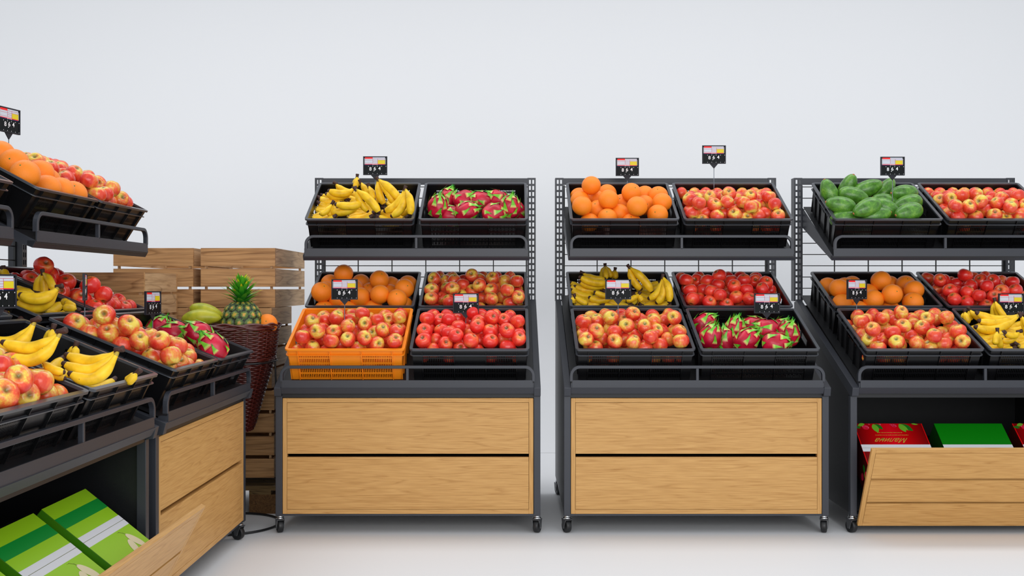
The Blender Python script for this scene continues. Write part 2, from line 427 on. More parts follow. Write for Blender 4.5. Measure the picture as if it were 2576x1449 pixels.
def make_stand(cx, cy, rotz, opened, label, group=None):
    e = bpy.data.objects.new('display_stand', None); COL.objects.link(e); e.empty_display_size = .2
    e.location = (cx, cy, 0); e.rotation_euler = (0, 0, rotz); tag(e, label, 'display stand', 'produce display stands')
    for x in (-HW, HW-.034): bev(obj('front_post', SP['front_post'], e, (x, 0, 0)), .002)
    for x in (-HW, HW-.006): obj('side_panel', SP['side_panel'], e, (x, 0, 0), label='black sheet-steel side panel')
    for x in (-HW-.0005, HW-.0335): bev(obj('side_rail', SP['side_rail'], e, (x, 0, 0)), .0015)
    obj('base_plate', SP['base_plate'], e); obj('back_panel', SP['back_panel'], e)
    for k in ('lower_tray', 'upper_tray'): obj(k, SP[k], e)
    bev(obj('lower_rail', SP['lower_rail'], e), .002); bev(obj('upper_rail', SP['upper_rail'], e), .002)
    for x in (-.6235, .6205): obj('tray_bracket', SP['tray_bracket'], e, (x, 0, 0))
    for x in (-HW, HW-.05): obj('slotted_post', SLOT, e, (x, 1.086, 0), label='upright post with two columns of slots')
    obj('top_beam', SP['top_beam'], e); obj('wire_grid', SP['wire_grid'], e, label='black wire grid back')
    fr, bds = OPEN if opened else CLOSED
    if opened:
        f = obj('drop_front', fr, e, (0, .0, .04), (FLAP_ANG, 0, 0), label='oak front panel tipped open')
        obj('sloped_shelf', SP['sloped_shelf'], e)
    else:
        f = obj('front_panel', fr, e, (0, .002, 0), label='pale oak front panel')
    bev(f, .0012, 1)
    for m in bds: obj('board', m, f)
    for i, (x, y) in enumerate(((-HW+.017, .03), (HW-.017, .03), (-HW+.017, 1.04), (HW-.017, 1.04))):
        c = bpy.data.objects.new('caster', None); COL.objects.link(c); c.parent = e; c.location = (x, y, 0)
        c.rotation_euler = (0, 0, [R(25), R(-22), R(15), R(-10)][i]); c.empty_display_size = .05
        obj('stem', CAST[0], c, label='chrome swivel stem'); obj('fork', CAST[1], c); obj('wheel', CAST[2], c, label='black rubber wheel')
    return e
ST = {
 'A': make_stand(-.527, 5.435, 0, False, 'black steel stand with closed oak front, just right of the wicker basket'),
 'B': make_stand(.934, 5.435, 0, False, 'black steel stand with closed oak front, holding oranges, bananas and dragon fruit, right of centre'),
 'C': make_stand(2.385, 5.435, 0, True, 'black steel stand with avocados on top, tipped-open oak bin below'),
 'D2': make_stand(-1.3215, 4.656, R(90), False, 'sideways black stand with closed oak front, left of the wicker basket'),
 'D1': make_stand(-1.3215, 3.237, R(90), True, 'nearest sideways black stand with open bin of lime green cartons'),
}
SNAME = {'A': 'centre-left stand', 'B': 'centre-right stand', 'C': 'right stand', 'D2': 'far left-wall stand', 'D1': 'nearest left stand'}

# ------------------------------------------------------------------ plastic crates
CW, CD, CH = .603, .525, .178
def crate_meshes(pk, rk, tagn):
    hw = CW/2; ins = .011
    b = MB(); th = .0035
    def wall(u0, u1, us_slots, rows_all, mk, tap):
        pass
    def sheet(us, zs, hole, P, key):
        for i in range(len(us)-1):
            for j in range(len(zs)-1):
                if hole(i, j): continue
                u0, u1, z0, z1 = us[i], us[i+1], zs[j], zs[j+1]
                b.hexa([P(u0, 0, z0), P(u1, 0, z0), P(u1, th, z0), P(u0, th, z0), P(u0, 0, z1), P(u1, 0, z1), P(u1, th, z1), P(u0, th, z1)], key)
    tap = .07
    # z rows
    rows = [(-.168, -.146), (-.138, -.116), (-.108, -.088), (-.080, -.058), (-.051, -.043)]
    zs = [-CH]
    for a, c in rows: zs += [a, c]
    zs += [-.006]
    for side in (0, 1):
        cells = [(-.235, -.08), (-.075, .08), (.085, .235)]
        us = [-hw+ins+.004]; cellof = {}
        for ci, (a, c) in enumerate(cells):
            n = 17; p = (c-a)/n
            for k in range(n):
                us.append(a+p*k+.0022); cellof[len(us)-1] = ci; us.append(a+p*(k+1)-.0022)
        us.append(hw-ins-.004)
        def hole(i, j):
            if i not in cellof or j % 2 == 0: return False
            if j//2 >= len(rows): return False
            if cellof[i] == 1 and j//2 >= 2: return False
            return True
        if side == 0: P = lambda u, t, z: (u*(1+z*.04), ins+t-z*tap, z)
        else: P = lambda u, t, z: (u*(1+z*.04), CD-ins-t+z*tap, z)
        sheet(us, zs, hole, P, pk)
    for sx in (-1, 1):
        us = [ins, .185, .340, CD-ins]; z2 = [-CH, -.072, -.040, -.006]
        hole = lambda i, j: i == 1 and j == 1
        P = lambda u, t, z: (sx*(hw-ins-t+z*tap), u if .1 < u < .4 else (u-z*tap if u < .1 else u+z*tap), z)
        sheet(us, z2, hole, P, pk)
        for y in (.10, .20, .325, .425):
            b.hexa([P(y, -.008, -CH), P(y+.004, -.008, -CH), P(y+.004, 0, -CH), P(y, 0, -CH), P(y, -.009, -.006), P(y+.004, -.009, -.006), P(y+.004, 0, -.006), P(y, 0, -.006)], pk)
    # ribs front/back
    for x in (-.2375, -.0775, .0825, .2375):
        b.hexa([(x-.0018, ins-.008+CH*tap, -CH), (x+.0018, ins-.008+CH*tap, -CH), (x+.0018, ins+.001+CH*tap, -CH), (x-.0018, ins+.001+CH*tap, -CH),
                (x-.0018, ins-.0085, -.006), (x+.0018, ins-.0085, -.006), (x+.0018, ins+.001, -.006), (x-.0018, ins+.001, -.006)], pk)
        y = CD
        b.hexa([(x-.0018, y-(ins+.001+CH*tap), -CH), (x+.0018, y-(ins+.001+CH*tap), -CH), (x+.0018, y-(ins-.008+CH*tap), -CH), (x-.0018, y-(ins-.008+CH*tap), -CH),
                (x-.0018, y-(ins+.001), -.006), (x+.0018, y-(ins+.001), -.006), (x+.0018, y-(ins-.0085), -.006), (x-.0018, y-(ins-.0085), -.006)], pk)
    # floor lattice
    x0 = hw-ins-.0125; y0 = ins+.0125; y1 = CD-ins-.0125
    n = 26
    for i in range(n):
        xx = -x0+2*x0*(i+.5)/n; b.box(xx-.006, xx+.006, y0, y1, -CH, -CH+.003, pk)
    for i in range(12):
        yy = y0+(y1-y0)*(i+.5)/12; b.box(-x0, x0, yy-.006, yy+.006, -CH+.0005, -CH+.0035, pk)
    body = b.mesh('crate_body_'+tagn)
    # rims
    def ring(b, o, wdt, z0, z1, rad, key):
        N = 6
        def rr(off, r):
            pts = []
            x = hw-off; ya = off; yb = CD-off
            for cx, cy, a0 in ((x-r, yb-r, 0), (-x+r, yb-r, 90), (-x+r, ya+r, 180), (x-r, ya+r, 270)):
                for k in range(N+1):
                    a = R(a0+90*k/N); pts.append((cx+r*math.cos(a), cy+r*math.sin(a)))
            return pts
        A = rr(o, rad); B = rr(o+wdt, max(rad-wdt, .003)); n = len(A)
        v = b.verts([(x, y, z1) for x, y in A]+[(x, y, z1) for x, y in B]+[(x, y, z0) for x, y in A]+[(x, y, z0) for x, y in B])
        for i in range(n):
            j = (i+1) % n
            b.face([v+i, v+j, v+n+j, v+n+i], key); b.face([v+2*n+i, v+3*n+i, v+3*n+j, v+2*n+j], key)
            b.face([v+i, v+2*n+i, v+2*n+j, v+j], key); b.face([v+n+i, v+n+j, v+3*n+j, v+3*n+i], key)
    b = MB(); ring(b, 0, .0155, -.009, 0, .022, rk); ring(b, .002, .0105, -.0375, -.034, .02, rk)
    rim = b.mesh('crate_rim_'+tagn)
    b = MB(); b.box(-hw+.02, hw-.02, .022, CD-.022, -.118, -.114, pk); liner = b.mesh('crate_liner_'+tagn)
    return body, rim, liner
CR_BLACK = crate_meshes('plastic', 'plastic_rim_sheen', 'black'); CR_OR = crate_meshes('orange_plastic', 'orange_plastic', 'orange')
TIER = {'F': (-.057, .936, TL), 'M': (.462, 1.1435, TL), 'U': (.460, 1.6215, TU)}
TN = {'F': 'front', 'M': 'middle', 'U': 'top'}
CR = {}
def crate_matrix(st, tier, side):
    y, z, a = TIER[tier]
    x = -.313 if side == 'L' else .313
    cx = {'A': (-.527, 5.435, 0), 'B': (.934, 5.435, 0), 'C': (2.385, 5.435, 0), 'D2': (-1.3215, 4.656, R(90)), 'D1': (-1.3215, 3.237, R(90))}[st]
    return Matrix.Translation((cx[0], cx[1], 0)) @ Matrix.Rotation(cx[2], 4, 'Z') @ Matrix.Translation((x, y, z)) @ Matrix.Rotation(a, 4, 'X')
def sname(st, side):
    if st in ('D1', 'D2'): return 'near' if side == 'L' else 'far'
    return 'left' if side == 'L' else 'right'
def cphrase(key):
    st, tier, side = key
    if key == ('A', 'F', 'L'): return 'the orange crate'
    return '%s %s crate, %s' % (TN[tier], sname(st, side), SNAME[st])
CONT = {('A','U','L'):'bananas',('A','U','R'):'dragon fruit',('A','M','L'):'oranges',('A','M','R'):'bicolour apples',('A','F','L'):'bicolour apples',('A','F','R'):'red apples',
 ('B','U','L'):'oranges',('B','U','R'):'bicolour apples',('B','M','L'):'bananas',('B','M','R'):'red apples',('B','F','L'):'bicolour apples',('B','F','R'):'dragon fruit',
 ('C','U','L'):'avocados',('C','U','R'):'bicolour apples',('C','M','L'):'oranges',('C','M','R'):'red apples',('C','F','L'):'bicolour apples',('C','F','R'):'bananas',
 ('D2','U','L'):'oranges',('D2','U','R'):'bicolour apples',('D2','M','L'):'bananas',('D2','M','R'):'red apples',('D2','F','L'):'bicolour apples',('D2','F','R'):'dragon fruit',
 ('D1','F','L'):'bicolour apples',('D1','F','R'):'bananas',('D1','U','R'):'',('D1','M','R'):''}
for key, what in CONT.items():
    st, tier, side = key; Mx = crate_matrix(*key)
    e = bpy.data.objects.new('plastic_crate', None); COL.objects.link(e); e.matrix_world = Mx; e.empty_display_size = .1
    orange = key == ('A', 'F', 'L')
    body, rim, liner = CR_OR if orange else CR_BLACK
    if orange: lab = 'bright orange plastic crate filled with bicolour apples'
    else: lab = 'black plastic crate%s, %s %s position on %s' % (' of '+what if what else '', TN[tier], sname(st, side), SNAME[st])
    tag(e, lab, 'crate', None if orange else 'black plastic crates on the stands')
    obj('body', body, e); obj('rim', rim, e)
    if what and what != 'dragon fruit': obj('liner', liner, e)
    CR[key] = Mx

# ------------------------------------------------------------------ helpers to lay out produce
def ray(px, py): return Vector(((px-CX)/F, 1.0, -(py-CY)/F))
O0 = Vector((0, 0, CAMZ))
def hit(key, px, py, h):
    Mx = CR[key]; n = (Mx.to_3x3() @ Vector((0, 0, 1))).normalized(); p = Mx @ Vector((0, 0, h))
    d = ray(px, py); t = (p-O0).dot(n)/d.dot(n)
    return O0+d*t
ORD = ['first', 'second', 'third', 'fourth', 'fifth', 'sixth', 'seventh', 'eighth', 'ninth', 'tenth', 'eleventh', 'twelfth', 'thirteenth', 'fourteenth', 'fifteenth', 'sixteenth', 'seventeenth', 'eighteenth', 'nineteenth', 'twentieth']
def rows_labels(items, nrow, adj, noun, key):
    """items: list of (px,py); returns labels by row (back to front) and place from the left"""
    n = len(items); idx = sorted(range(n), key=lambda i: items[i][1]); out = [None]*n
    names = {1: ['only row'], 2: ['back row', 'front row'], 3: ['back row', 'middle row', 'front row'], 4: ['back row', 'second row', 'third row', 'front row']}[nrow]
    per = math.ceil(n/nrow); ph = cphrase(key)
    for r in range(nrow):
        row = sorted(idx[r*per:(r+1)*per], key=lambda i: items[i][0])
        for k, i in enumerate(row):
            out[i] = '%s %s, %s from left in %s, %s' % (adj, noun, ORD[k], names[r], ph)
    return out
def relax(pts, key, r, it=24, soft=.96, cap=True):
    Mi = CR[key].inverted(); L = [Mi @ p for p in pts]; D = 2*r*soft; Z0 = [p.z for p in L]
    for _ in range(it):
        for i in range(len(L)):
            for j in range(i):
                d = L[i]-L[j]; q = d.length
                if q < D:
                    if q < 1e-5: d = Vector((0, 0, 1)); q = 1
                    u = d/q; u.z *= 1.6; u.normalize(); mv = u*((D-q)*.5); L[i] += mv; L[j] -= mv
        for i, p in enumerate(L):
            p.x = max(-.285+r, min(.285-r, p.x)); p.y = max(.016+r, min(CD-.016-r, p.y)); p.z = min(Z0[i]+.02, max(-.112+r, p.z))
    return [CR[key] @ p for p in L]

# ------------------------------------------------------------------ fruit meshes
def apple_mesh(key, seed):
    rnd = random.Random(seed); b = MB(); seg = 28; n = 18; prof = []
    for i in range(n+1):
        t = math.pi*i/n
        r = .0385*(math.sin(t)**.86)*(1+.05*math.cos(t)) if 0 < i < n else .0006
        z = .0345*math.cos(t)
        z -= .0125*math.exp(-(r/.0095)**2) if t < math.pi/2 else -.0085*math.exp(-(r/.008)**2)
        prof.append((r, z))
    prof = prof[::-1]
    b.lathe(prof, key, seg, 5, .012)
    sk = rnd.uniform(-.06, .06)
    b.v = [(x*(1+sk), y*(1-sk), z+x*rnd.choice((0, sk))) for x, y, z in b.v]
    return b.mesh('apple', True)
def sphere_mesh(name, key, rx, ry, rz, seg=28, n=16, dim=0):
    b = MB(); prof = []
    for i in range(n+1):
        t = math.pi*i/n; r = math.sin(t) if 0 < i < n else .01
        z = math.cos(t)
        if dim and t < math.pi/2: z -= dim*math.exp(-(r/.13)**2)
        prof.append((r, z))
    b.lathe(prof[::-1], key, seg); b.v = [(x*rx, y*ry, z*rz) for x, y, z in b.v]
    return b.mesh(name, True)
AP = [apple_mesh('apple', i) for i in range(3)]; APR = [apple_mesh('apple_red', i) for i in range(3)]
ORM = sphere_mesh('orange', 'orange', .0548, .0548, .0525, dim=.05)
b = MB(); b.tube([(0, 0, .0488), (0, 0, .0508)], [.0035, .0028], 'button_green', 8); BUT = b.mesh('button', True)
def avo_mesh():
    b = MB(); prof = []; n = 20
    for i in range(n+1):
        t = math.pi*i/n; z = .078*math.cos(t)
        r = .046*math.sin(t)**.8*(1-.16*math.cos(t)-.05*math.cos(t)**2) if 0 < i < n else .001
        prof.append((r, z-.0))
    b.lathe(prof[::-1], 'avocado', 26); return b.mesh('avocado', True)
AVO = avo_mesh()
b = MB(); b.tube([(0, 0, .0745), (0, 0, .0800)], [.007, .0055], 'button_brown', 10); AVB = b.mesh('stem_button', True)

def inside(key, x, y, h, r):
    Mi = CR[key].inverted(); lo = .020+r
    for _ in range(9):
        p = hit(key, x, y, h)
        if (Mi @ p).y >= lo: break
        h -= .008
    return p
def place_spheres(key, zo, sc, lst, kind, nrow=4, h0=-.018, hs=.026):
    ox, oy = zo
    px = [(ox+a[0]*sc, oy+a[1]*sc, a[2]) for a in lst]
    r = .0375 if kind.startswith('apple') else .054
    pts = [inside(key, x, y, h0+hs*l, r) for x, y, l in px]
    pts = relax(pts, key, r, soft=.95)
    if key[0] in ('D1', 'D2'):
        Mi = CR[key].inverted(); loc = [Mi @ p for p in pts]; rf = random.Random(5)
        for lay in ((-.022,) if kind == 'orange' else (-.012,)):
            st_ = r*1.93; ny_ = int((CD-.05-2*r)/st_)+1; nx_ = int((.53-2*r)/st_)+1
            for j in range(ny_):
                for i in range(nx_):
                    c = Vector((-.265+r+i*st_+(st_/2 if j % 2 else 0), .025+r+j*st_, lay+rf.uniform(-.006, .006)))
                    if c.x > .285-r or min((c-q).length for q in loc) < 1.72*r: continue
                    wv = CR[key] @ c; u_ = CX+F*wv.x/wv.y; v_ = CY-F*(wv.z-CAMZ)/wv.y
                    if u_ < -20: continue
                    loc.append(c); pts.append(wv); px.append((u_, v_, 0))
    if kind != 'orange':
        for p, q in zip(pts, px): POOL.append((key, kind, p, q))
        return pts
    build_spheres(key, pts, px, kind, nrow)
    return pts
POOL = []; REST = []
def build_spheres(key, pts, px, kind, nrow):
    adj, noun = {'apple': ('red and yellow', 'apple'), 'apple_red': ('glossy red', 'apple'), 'orange': ('whole', 'orange')}[kind]
    labs = rows_labels([(a, b_) for a, b_, c in px], nrow, adj, noun, key)
    grp = '%s in %s' % ({'apple': 'bicolour apples', 'apple_red': 'red apples', 'orange': 'oranges'}[kind], cphrase(key))
    rnd = random.Random(hash(key[0]+key[1]+key[2]) if False else sum(ord(c)*(i+3) for i, c in enumerate(''.join(key))))
    view = (O0-pts[0]).normalized()
    for i, p in enumerate(pts):
        # stem end roughly up, towards the viewer, or away
        q = rnd.random()
        if q < .42: ax = (view*.9+Vector((rnd.uniform(-.5, .5), 0, rnd.uniform(.1, .9)))).normalized()
        elif q < .75: ax = Vector((rnd.uniform(-.4, .4), rnd.uniform(-.3, .5), 1)).normalized()
        else: ax = (-view*.4+Vector((rnd.uniform(-.7, .7), 0, -.8))).normalized()
        rot = ax.to_track_quat('Z', 'Y').to_matrix() @ Matrix.Rotation(rnd.uniform(0, 6.28), 3, 'Z')
        if kind == 'orange': me = ORM; nm = 'orange'
        else: me = (AP if kind == 'apple' else APR)[rnd.randrange(3)]; nm = 'apple'
        o = bpy.data.objects.new(nm, me); COL.objects.link(o)
        s = rnd.uniform(1.0, 1.07)
        o.matrix_world = Matrix.Translation(p) @ rot.to_4x4() @ Matrix.Diagonal((s, s, s, 1))
        tag(o, labs[i], noun, grp)
        if kind == 'orange':
            c = BUT; ob = bpy.data.objects.new('stem_button', c); COL.objects.link(ob); ob.parent = o
    return pts

Z8 = (700, 660); S8 = .24161
LIST = {
 ('A','F','L'): ((700,660), .24161, [(350,620,2),(470,575,0),(488,605,1),(605,590,2),(640,545,0),(772,548,0),(752,595,1),(875,535,3),(727,662,3),(940,585,0),(912,655,2),(1030,603,2),(1112,563,0),(1152,605,1),(1275,593,2),(1275,548,0),(405,718,3),(300,735,0),(580,685,0),(582,730,2),(495,690,0),(283,815,2),(325,848,2),(455,800,0),(548,820,3),(650,840,0),(748,830,2),(770,752,0),(900,790,3),(990,725,1),(1095,715,2),(1160,690,0),(1262,690,0),(1258,715,2),(1020,850,1),(1140,800,0),(1233,820,3),(808,872,2)]),
 ('A','F','R'): ((1020,660), .24161, [(230,598,2),(285,560,0),(362,605,1),(455,600,2),(440,560,0),(572,592,0),(555,670,2),(650,590,0),(700,560,1),(745,665,3),(755,598,1),(790,560,0),(897,592,2),(930,560,0),(1035,605,1),(1085,567,0),(1170,622,2),(238,685,0),(200,712,2),(375,715,1),(456,735,2),(515,780,3),(195,822,3),(320,808,0),(412,850,1),(585,872,2),(675,822,2),(680,755,0),(772,805,0),(905,680,0),(880,722,2),(1062,715,3),(1190,750,0),(883,822,3),(1000,805,0),(1113,850,1),(1190,825,2),(300,900,0)]),
 ('A','M','R'): ((1020,660), .24161, [(300,185,2),(350,155,0),(412,192,1),(508,188,2),(480,158,0),(595,238,2),(600,195,0),(690,137,3),(770,242,3),(765,178,1),(800,160,0),(907,180,2),(945,155,0),(1030,196,1),(1085,163,0),(1160,212,2),(305,258,0),(272,285,2),(428,285,1),(505,290,2),(565,325,1),(270,377,3),(385,362,0),(452,402,1),(700,312,1),(792,362,0),(922,255,0),(892,287,2),(895,377,3),(1060,292,3),(1010,362,0),(1172,315,0),(1180,385,2),(1112,405,1),(620,400,1),(690,400,0)]),
 ('B','F','L'): ((1390,660), .24161, [(322,618,2),(402,572,0),(465,603,1),(552,548,0),(605,593,2),(715,553,0),(757,593,1),(835,537,3),(772,658,3),(925,602,0),(885,652,0),(962,672,2),(1040,562,0),(1048,606,2),(1150,608,0),(1205,552,0),(1268,593,2),(452,712,3),(320,748,0),(600,690,0),(643,728,2),(340,822,2),(420,862,2),(520,802,0),(650,820,3),(748,802,0),(843,772,0),(853,837,2),(1075,712,1),(1135,712,0),(1020,787,3),(955,880,2),(1120,862,1),(1205,802,0),(1270,692,0),(1320,722,2),(1337,820,3)]),
 ('B','U','R'): ((1680,340), .23464, [(185,702,2),(240,668,0),(315,692,1),(375,652,0),(452,672,2),(545,650,0),(585,668,1),(658,627,3),(627,717,3),(745,682,0),(715,722,0),(810,727,2),(885,668,2),(960,682,0),(1000,653,0),(1080,672,2),(210,808,0),(322,762,3),(455,742,0),(510,762,2),(225,852,1),(315,867,1),(405,842,0),(528,847,3),(605,852,0),(690,802,0),(725,852,2),(835,867,2),(885,802,3),(920,747,1),(990,757,0),(975,862,1),(1045,842,0),(1085,742,0),(1150,765,2),(1177,845,3)]),
 ('B','M','R'): ((1700,660), .24155, [(100,193,2),(60,173,0),(210,203,1),(235,163,0),(325,197,2),(450,142,3),(545,155,0),(440,238,2),(575,195,1),(607,250,3),(670,158,0),(708,192,2),(815,203,1),(830,168,0),(935,212,2),(130,258,0),(120,292,2),(280,297,1),(370,302,2),(460,347,3),(570,328,0),(155,382,3),(240,377,0),(350,412,1),(550,417,2),(605,387,1),(735,262,0),(730,292,2),(900,275,2),(770,382,2),(685,402,0),(685,322,0)]),
 ('C','U','R'): ((2260,380), .20708, [(420,588,1),(465,565,0),(565,603,1),(615,548,0),(742,562,2),(643,663,3),(820,565,0),(935,520,3),(895,585,1),(990,622,3),(1100,615,0),(1130,565,0),(1200,637,2),(1258,572,1),(1320,555,0),(1455,562,2),(785,655,0),(875,692,2),(540,692,0),(590,772,0),(690,803,1),(765,762,0),(933,778,3),(1080,722,0),(1165,782,2),(1322,803,1),(1350,712,3),(1400,655,1),(1460,803,0),(1492,755,0),(1505,655,1)]),
 ('C','M','R'): ((2020,660), .24153, [(1285,168,0),(1360,197,2),(1462,203,1),(1610,217,1),(1685,143,3),(1775,168,0),(1750,242,2),(1850,190,1),(1890,155,0),(1915,252,3),(1982,190,2),(2060,203,0),(2180,207,2),(1400,268,0),(1453,302,2),(1585,303,1),(1712,307,2),(1830,347,3),(1525,382,2),(1580,387,0),(1705,412,1),(1900,325,0),(1965,387,1),(1930,417,2),(2020,255,0),(2070,302,2),(2210,292,2)]),
 ('C','F','L'): ((2020,660), .24153, [(520,622,2),(570,563,0),(667,608,1),(720,553,0),(825,597,2),(885,563,0),(965,598,1),(1018,532,3),(1042,662,3),(1140,593,0),(1145,655,0),(1243,677,2),(1205,567,0),(1297,608,2),(1365,598,0),(1370,553,0),(1490,593,2),(590,748,0),(720,717,3),(845,683,0),(932,732,2),(635,808,1),(745,863,1),(825,808,0),(975,832,3),(1125,778,0),(1190,842,2),(1325,872,2),(1365,772,3),(1385,710,0),(1430,702,0),(1460,852,1),(1512,803,0),(1530,683,0),(1610,727,2),(1662,822,3)]),
 ('D2','U','R'): ((0,250), .31056, [(315,518,1),(375,545,1),(470,567,1),(488,628,1),(595,605,2),(625,585,0),(612,663,2),(705,632,1),(735,735,3),(795,690,1),(845,767,2),(903,727,3),(850,675,0),(960,815,3),(985,775,0),(820,805,0),(870,822,0),(1060,855,0)]),
 ('D2','M','R'): ((0,640), .31056, [(232,128,3),(200,182,2),(130,205,1),(285,235,0),(405,190,2),(460,170,0),(467,275,1),(490,262,0),(530,228,2),(612,218,0),(600,300,3),(572,352,2),(712,268,1),(763,345,3),(662,392,1),(835,350,0),(860,402,2),(905,395,0),(705,405,1),(772,442,1),(990,432,1),(300,185,0)]),
 ('D2','F','L'): ((0,640), .31056, [(575,583,1),(645,578,0),(625,618,1),(700,628,2),(785,552,3),(832,628,3),(875,565,0),(950,615,2),(930,695,1),(975,725,2),(1078,585,1),(1090,650,2),(1205,672,2),(1125,757,3),(1195,752,0),(1310,722,1),(1352,692,0),(1257,832,3),(1372,832,1),(1432,768,2),(850,722,0),(1450,860,2),(1350,905,0),(1515,830,0),(1500,905,1),(1600,910,0)]),
 ('D1','F','L'): ((0,850), .16563, [(155,420,1),(20,450,1),(265,655,3),(590,672,2),(60,870,2),(430,905,3),(820,900,0),(690,880,0),(10,1120,1)]),
}
ALLAP = {}
for key, (zo, sc, lst) in LIST.items():
    kind = 'apple_red' if CONT[key] == 'red apples' else 'apple'
    ALLAP[key] = place_spheres(key, zo, sc, lst, kind, 4 if len(lst) > 20 else 3)
ORL = {
 ('B','U','L'): ((1380,340), .23464, [(457,540,4),(330,662,0),(335,705,1),(367,787,2),(630,625,0),(645,697,3),(518,695,0),(790,732,0),(885,622,3),(1030,645,0),(1175,652,1),(1217,722,2),(1030,752,0),(938,800,3),(1170,855,2),(645,885,2),(750,850,0),(530,802,0),(430,935,0),(885,935,1)]),
 ('A','M','L'): ((700,660), .24161, [(685,127,4),(530,235,0),(480,280,0),(460,347,2),(860,222,0),(800,275,1),(935,302,0),(850,420,1),(1057,190,3),(1200,242,0),(1160,322,0),(1045,372,3),(1345,235,0),(1335,292,2),(1257,412,2),(945,488,1),(510,492,0),(750,475,0),(630,440,0),(1390,430,0)]),
 ('C','M','L'): ((2020,660), .24153, [(230,255,0),(285,305,2),(510,240,0),(440,285,1),(690,310,1),(800,208,3),(910,235,0),(960,335,0),(1062,238,1),(1155,287,2),(915,365,3),(1145,417,2),(460,375,0),(690,425,2),(470,485,1),(900,490,1),(350,470,0)]),
 ('D2','U','L'): ((0,350), .13803, [(20,290,2),(245,440,2),(275,600,3),(725,620,1),(660,710,1),(560,800,0),(855,900,3),(1030,890,1)]),
}
for key, (zo, sc, lst) in ORL.items(): place_spheres(key, zo, sc, lst, 'orange', 3 if len(lst) > 10 else 2, h0=-.034, hs=.026)

def choose_apples():
    def score(t):
        key, kind, p, q = t
        return .04/p.y*(.45, .8, 1.0, 1.1)[min(3, q[2])]
    order = sorted(POOL, key=score, reverse=True); keep = order[:298]; REST.extend(order[298:])
    for key in LIST:
        sel = [t for t in keep if t[0] == key]
        if sel: build_spheres(key, [t[2] for t in sel], [t[3] for t in sel], sel[0][1], 4 if len(sel) > 20 else (3 if len(sel) > 9 else 2))
choose_apples()

# lower layers of the apple piles (uncountable rest, one object)
def apples_below():
    b = MB(); rnd = random.Random(3)
    for key, top in ALLAP.items():
        mk = 'apple_red' if CONT[key] == 'red apples' else 'apple'
        Mx = CR[key]; Mi = Mx.inverted(); tops = [Mi @ p for p in top]; r = .0375
        placed = []
        for hz in (-.042, -.0765):
            for j in range(7):
                for i in range(8):
                    x = -.247+i*.0705+(.03 if j % 2 else 0); y = .068+j*.065
                    if x > .247: continue
                    c = Vector((x+rnd.uniform(-.005, .005), y+rnd.uniform(-.005, .005), hz))
                    if min(((c-t).length for t in tops), default=1) < .068: continue
                    if any((c-t).length < .066 for t in placed): continue
                    # only where the photo could show the pile
                    if min(((c-t).length for t in tops), default=1) > .14: continue
                    placed.append(c)
                    R3 = Euler((rnd.uniform(0, 6), rnd.uniform(0, 6), rnd.uniform(0, 6))).to_matrix()
                    base = len(b.v); seg = 12; n = 8
                    for a in range(n+1):
                        t = math.pi*a/n; rr = r*math.sin(t) if 0 < a < n else .001
                        b.verts([Mx @ (c+R3 @ Vector((rr*math.cos(2*math.pi*k/seg), rr*math.sin(2*math.pi*k/seg), r*.92*math.cos(t)))) for k in range(seg)])
                    for a in range(n):
                        for k in range(seg):
                            l = (k+1) % seg; b.face([base+a*seg+k, base+(a+1)*seg+k, base+(a+1)*seg+l, base+a*seg+l], mk+'_low')
    mk2 = {'apple': AP[0], 'apple_red': APR[0]}
    for key, kind, p, q in REST:
        me = mk2[kind]; R3 = Euler((rnd.uniform(-.9, .9), rnd.uniform(-.9, .9), rnd.uniform(0, 6))).to_matrix(); base = len(b.v)
        b.verts([p+R3 @ (v.co*1.03) for v in me.vertices])
        for f in me.polygons: b.face([base+i for i in f.vertices], kind+'_low')
    o = obj('apples_underneath', b.mesh('apples_underneath', True, fix=False)); tag(o, 'smaller and half-hidden apples filling the gaps between the top ones in the crates', 'apples', None, 'stuff')
for k, c1, c2, c3 in (('apple_low', (232, 180, 70), (234, 84, 50), (212, 44, 34)), ('apple_red_low', (240, 120, 60), (236, 56, 42), (210, 28, 28))):
    m = mat(k, c2, .3, coat=.1); g = NT(m); tc = g.n('ShaderNodeTexCoord'); n = g.n('ShaderNodeTexNoise'); n.inputs['Scale'].default_value = 18; n.inputs['Detail'].default_value = 4
    g.l(tc.outputs['Object'], n.inputs['Vector']); c = g.ramp(n.outputs['Fac'], [(.36, c1), (.5, c2), (.65, c3)]); g.l(c, g.b.inputs['Base Color']); M[k] = m
apples_below()

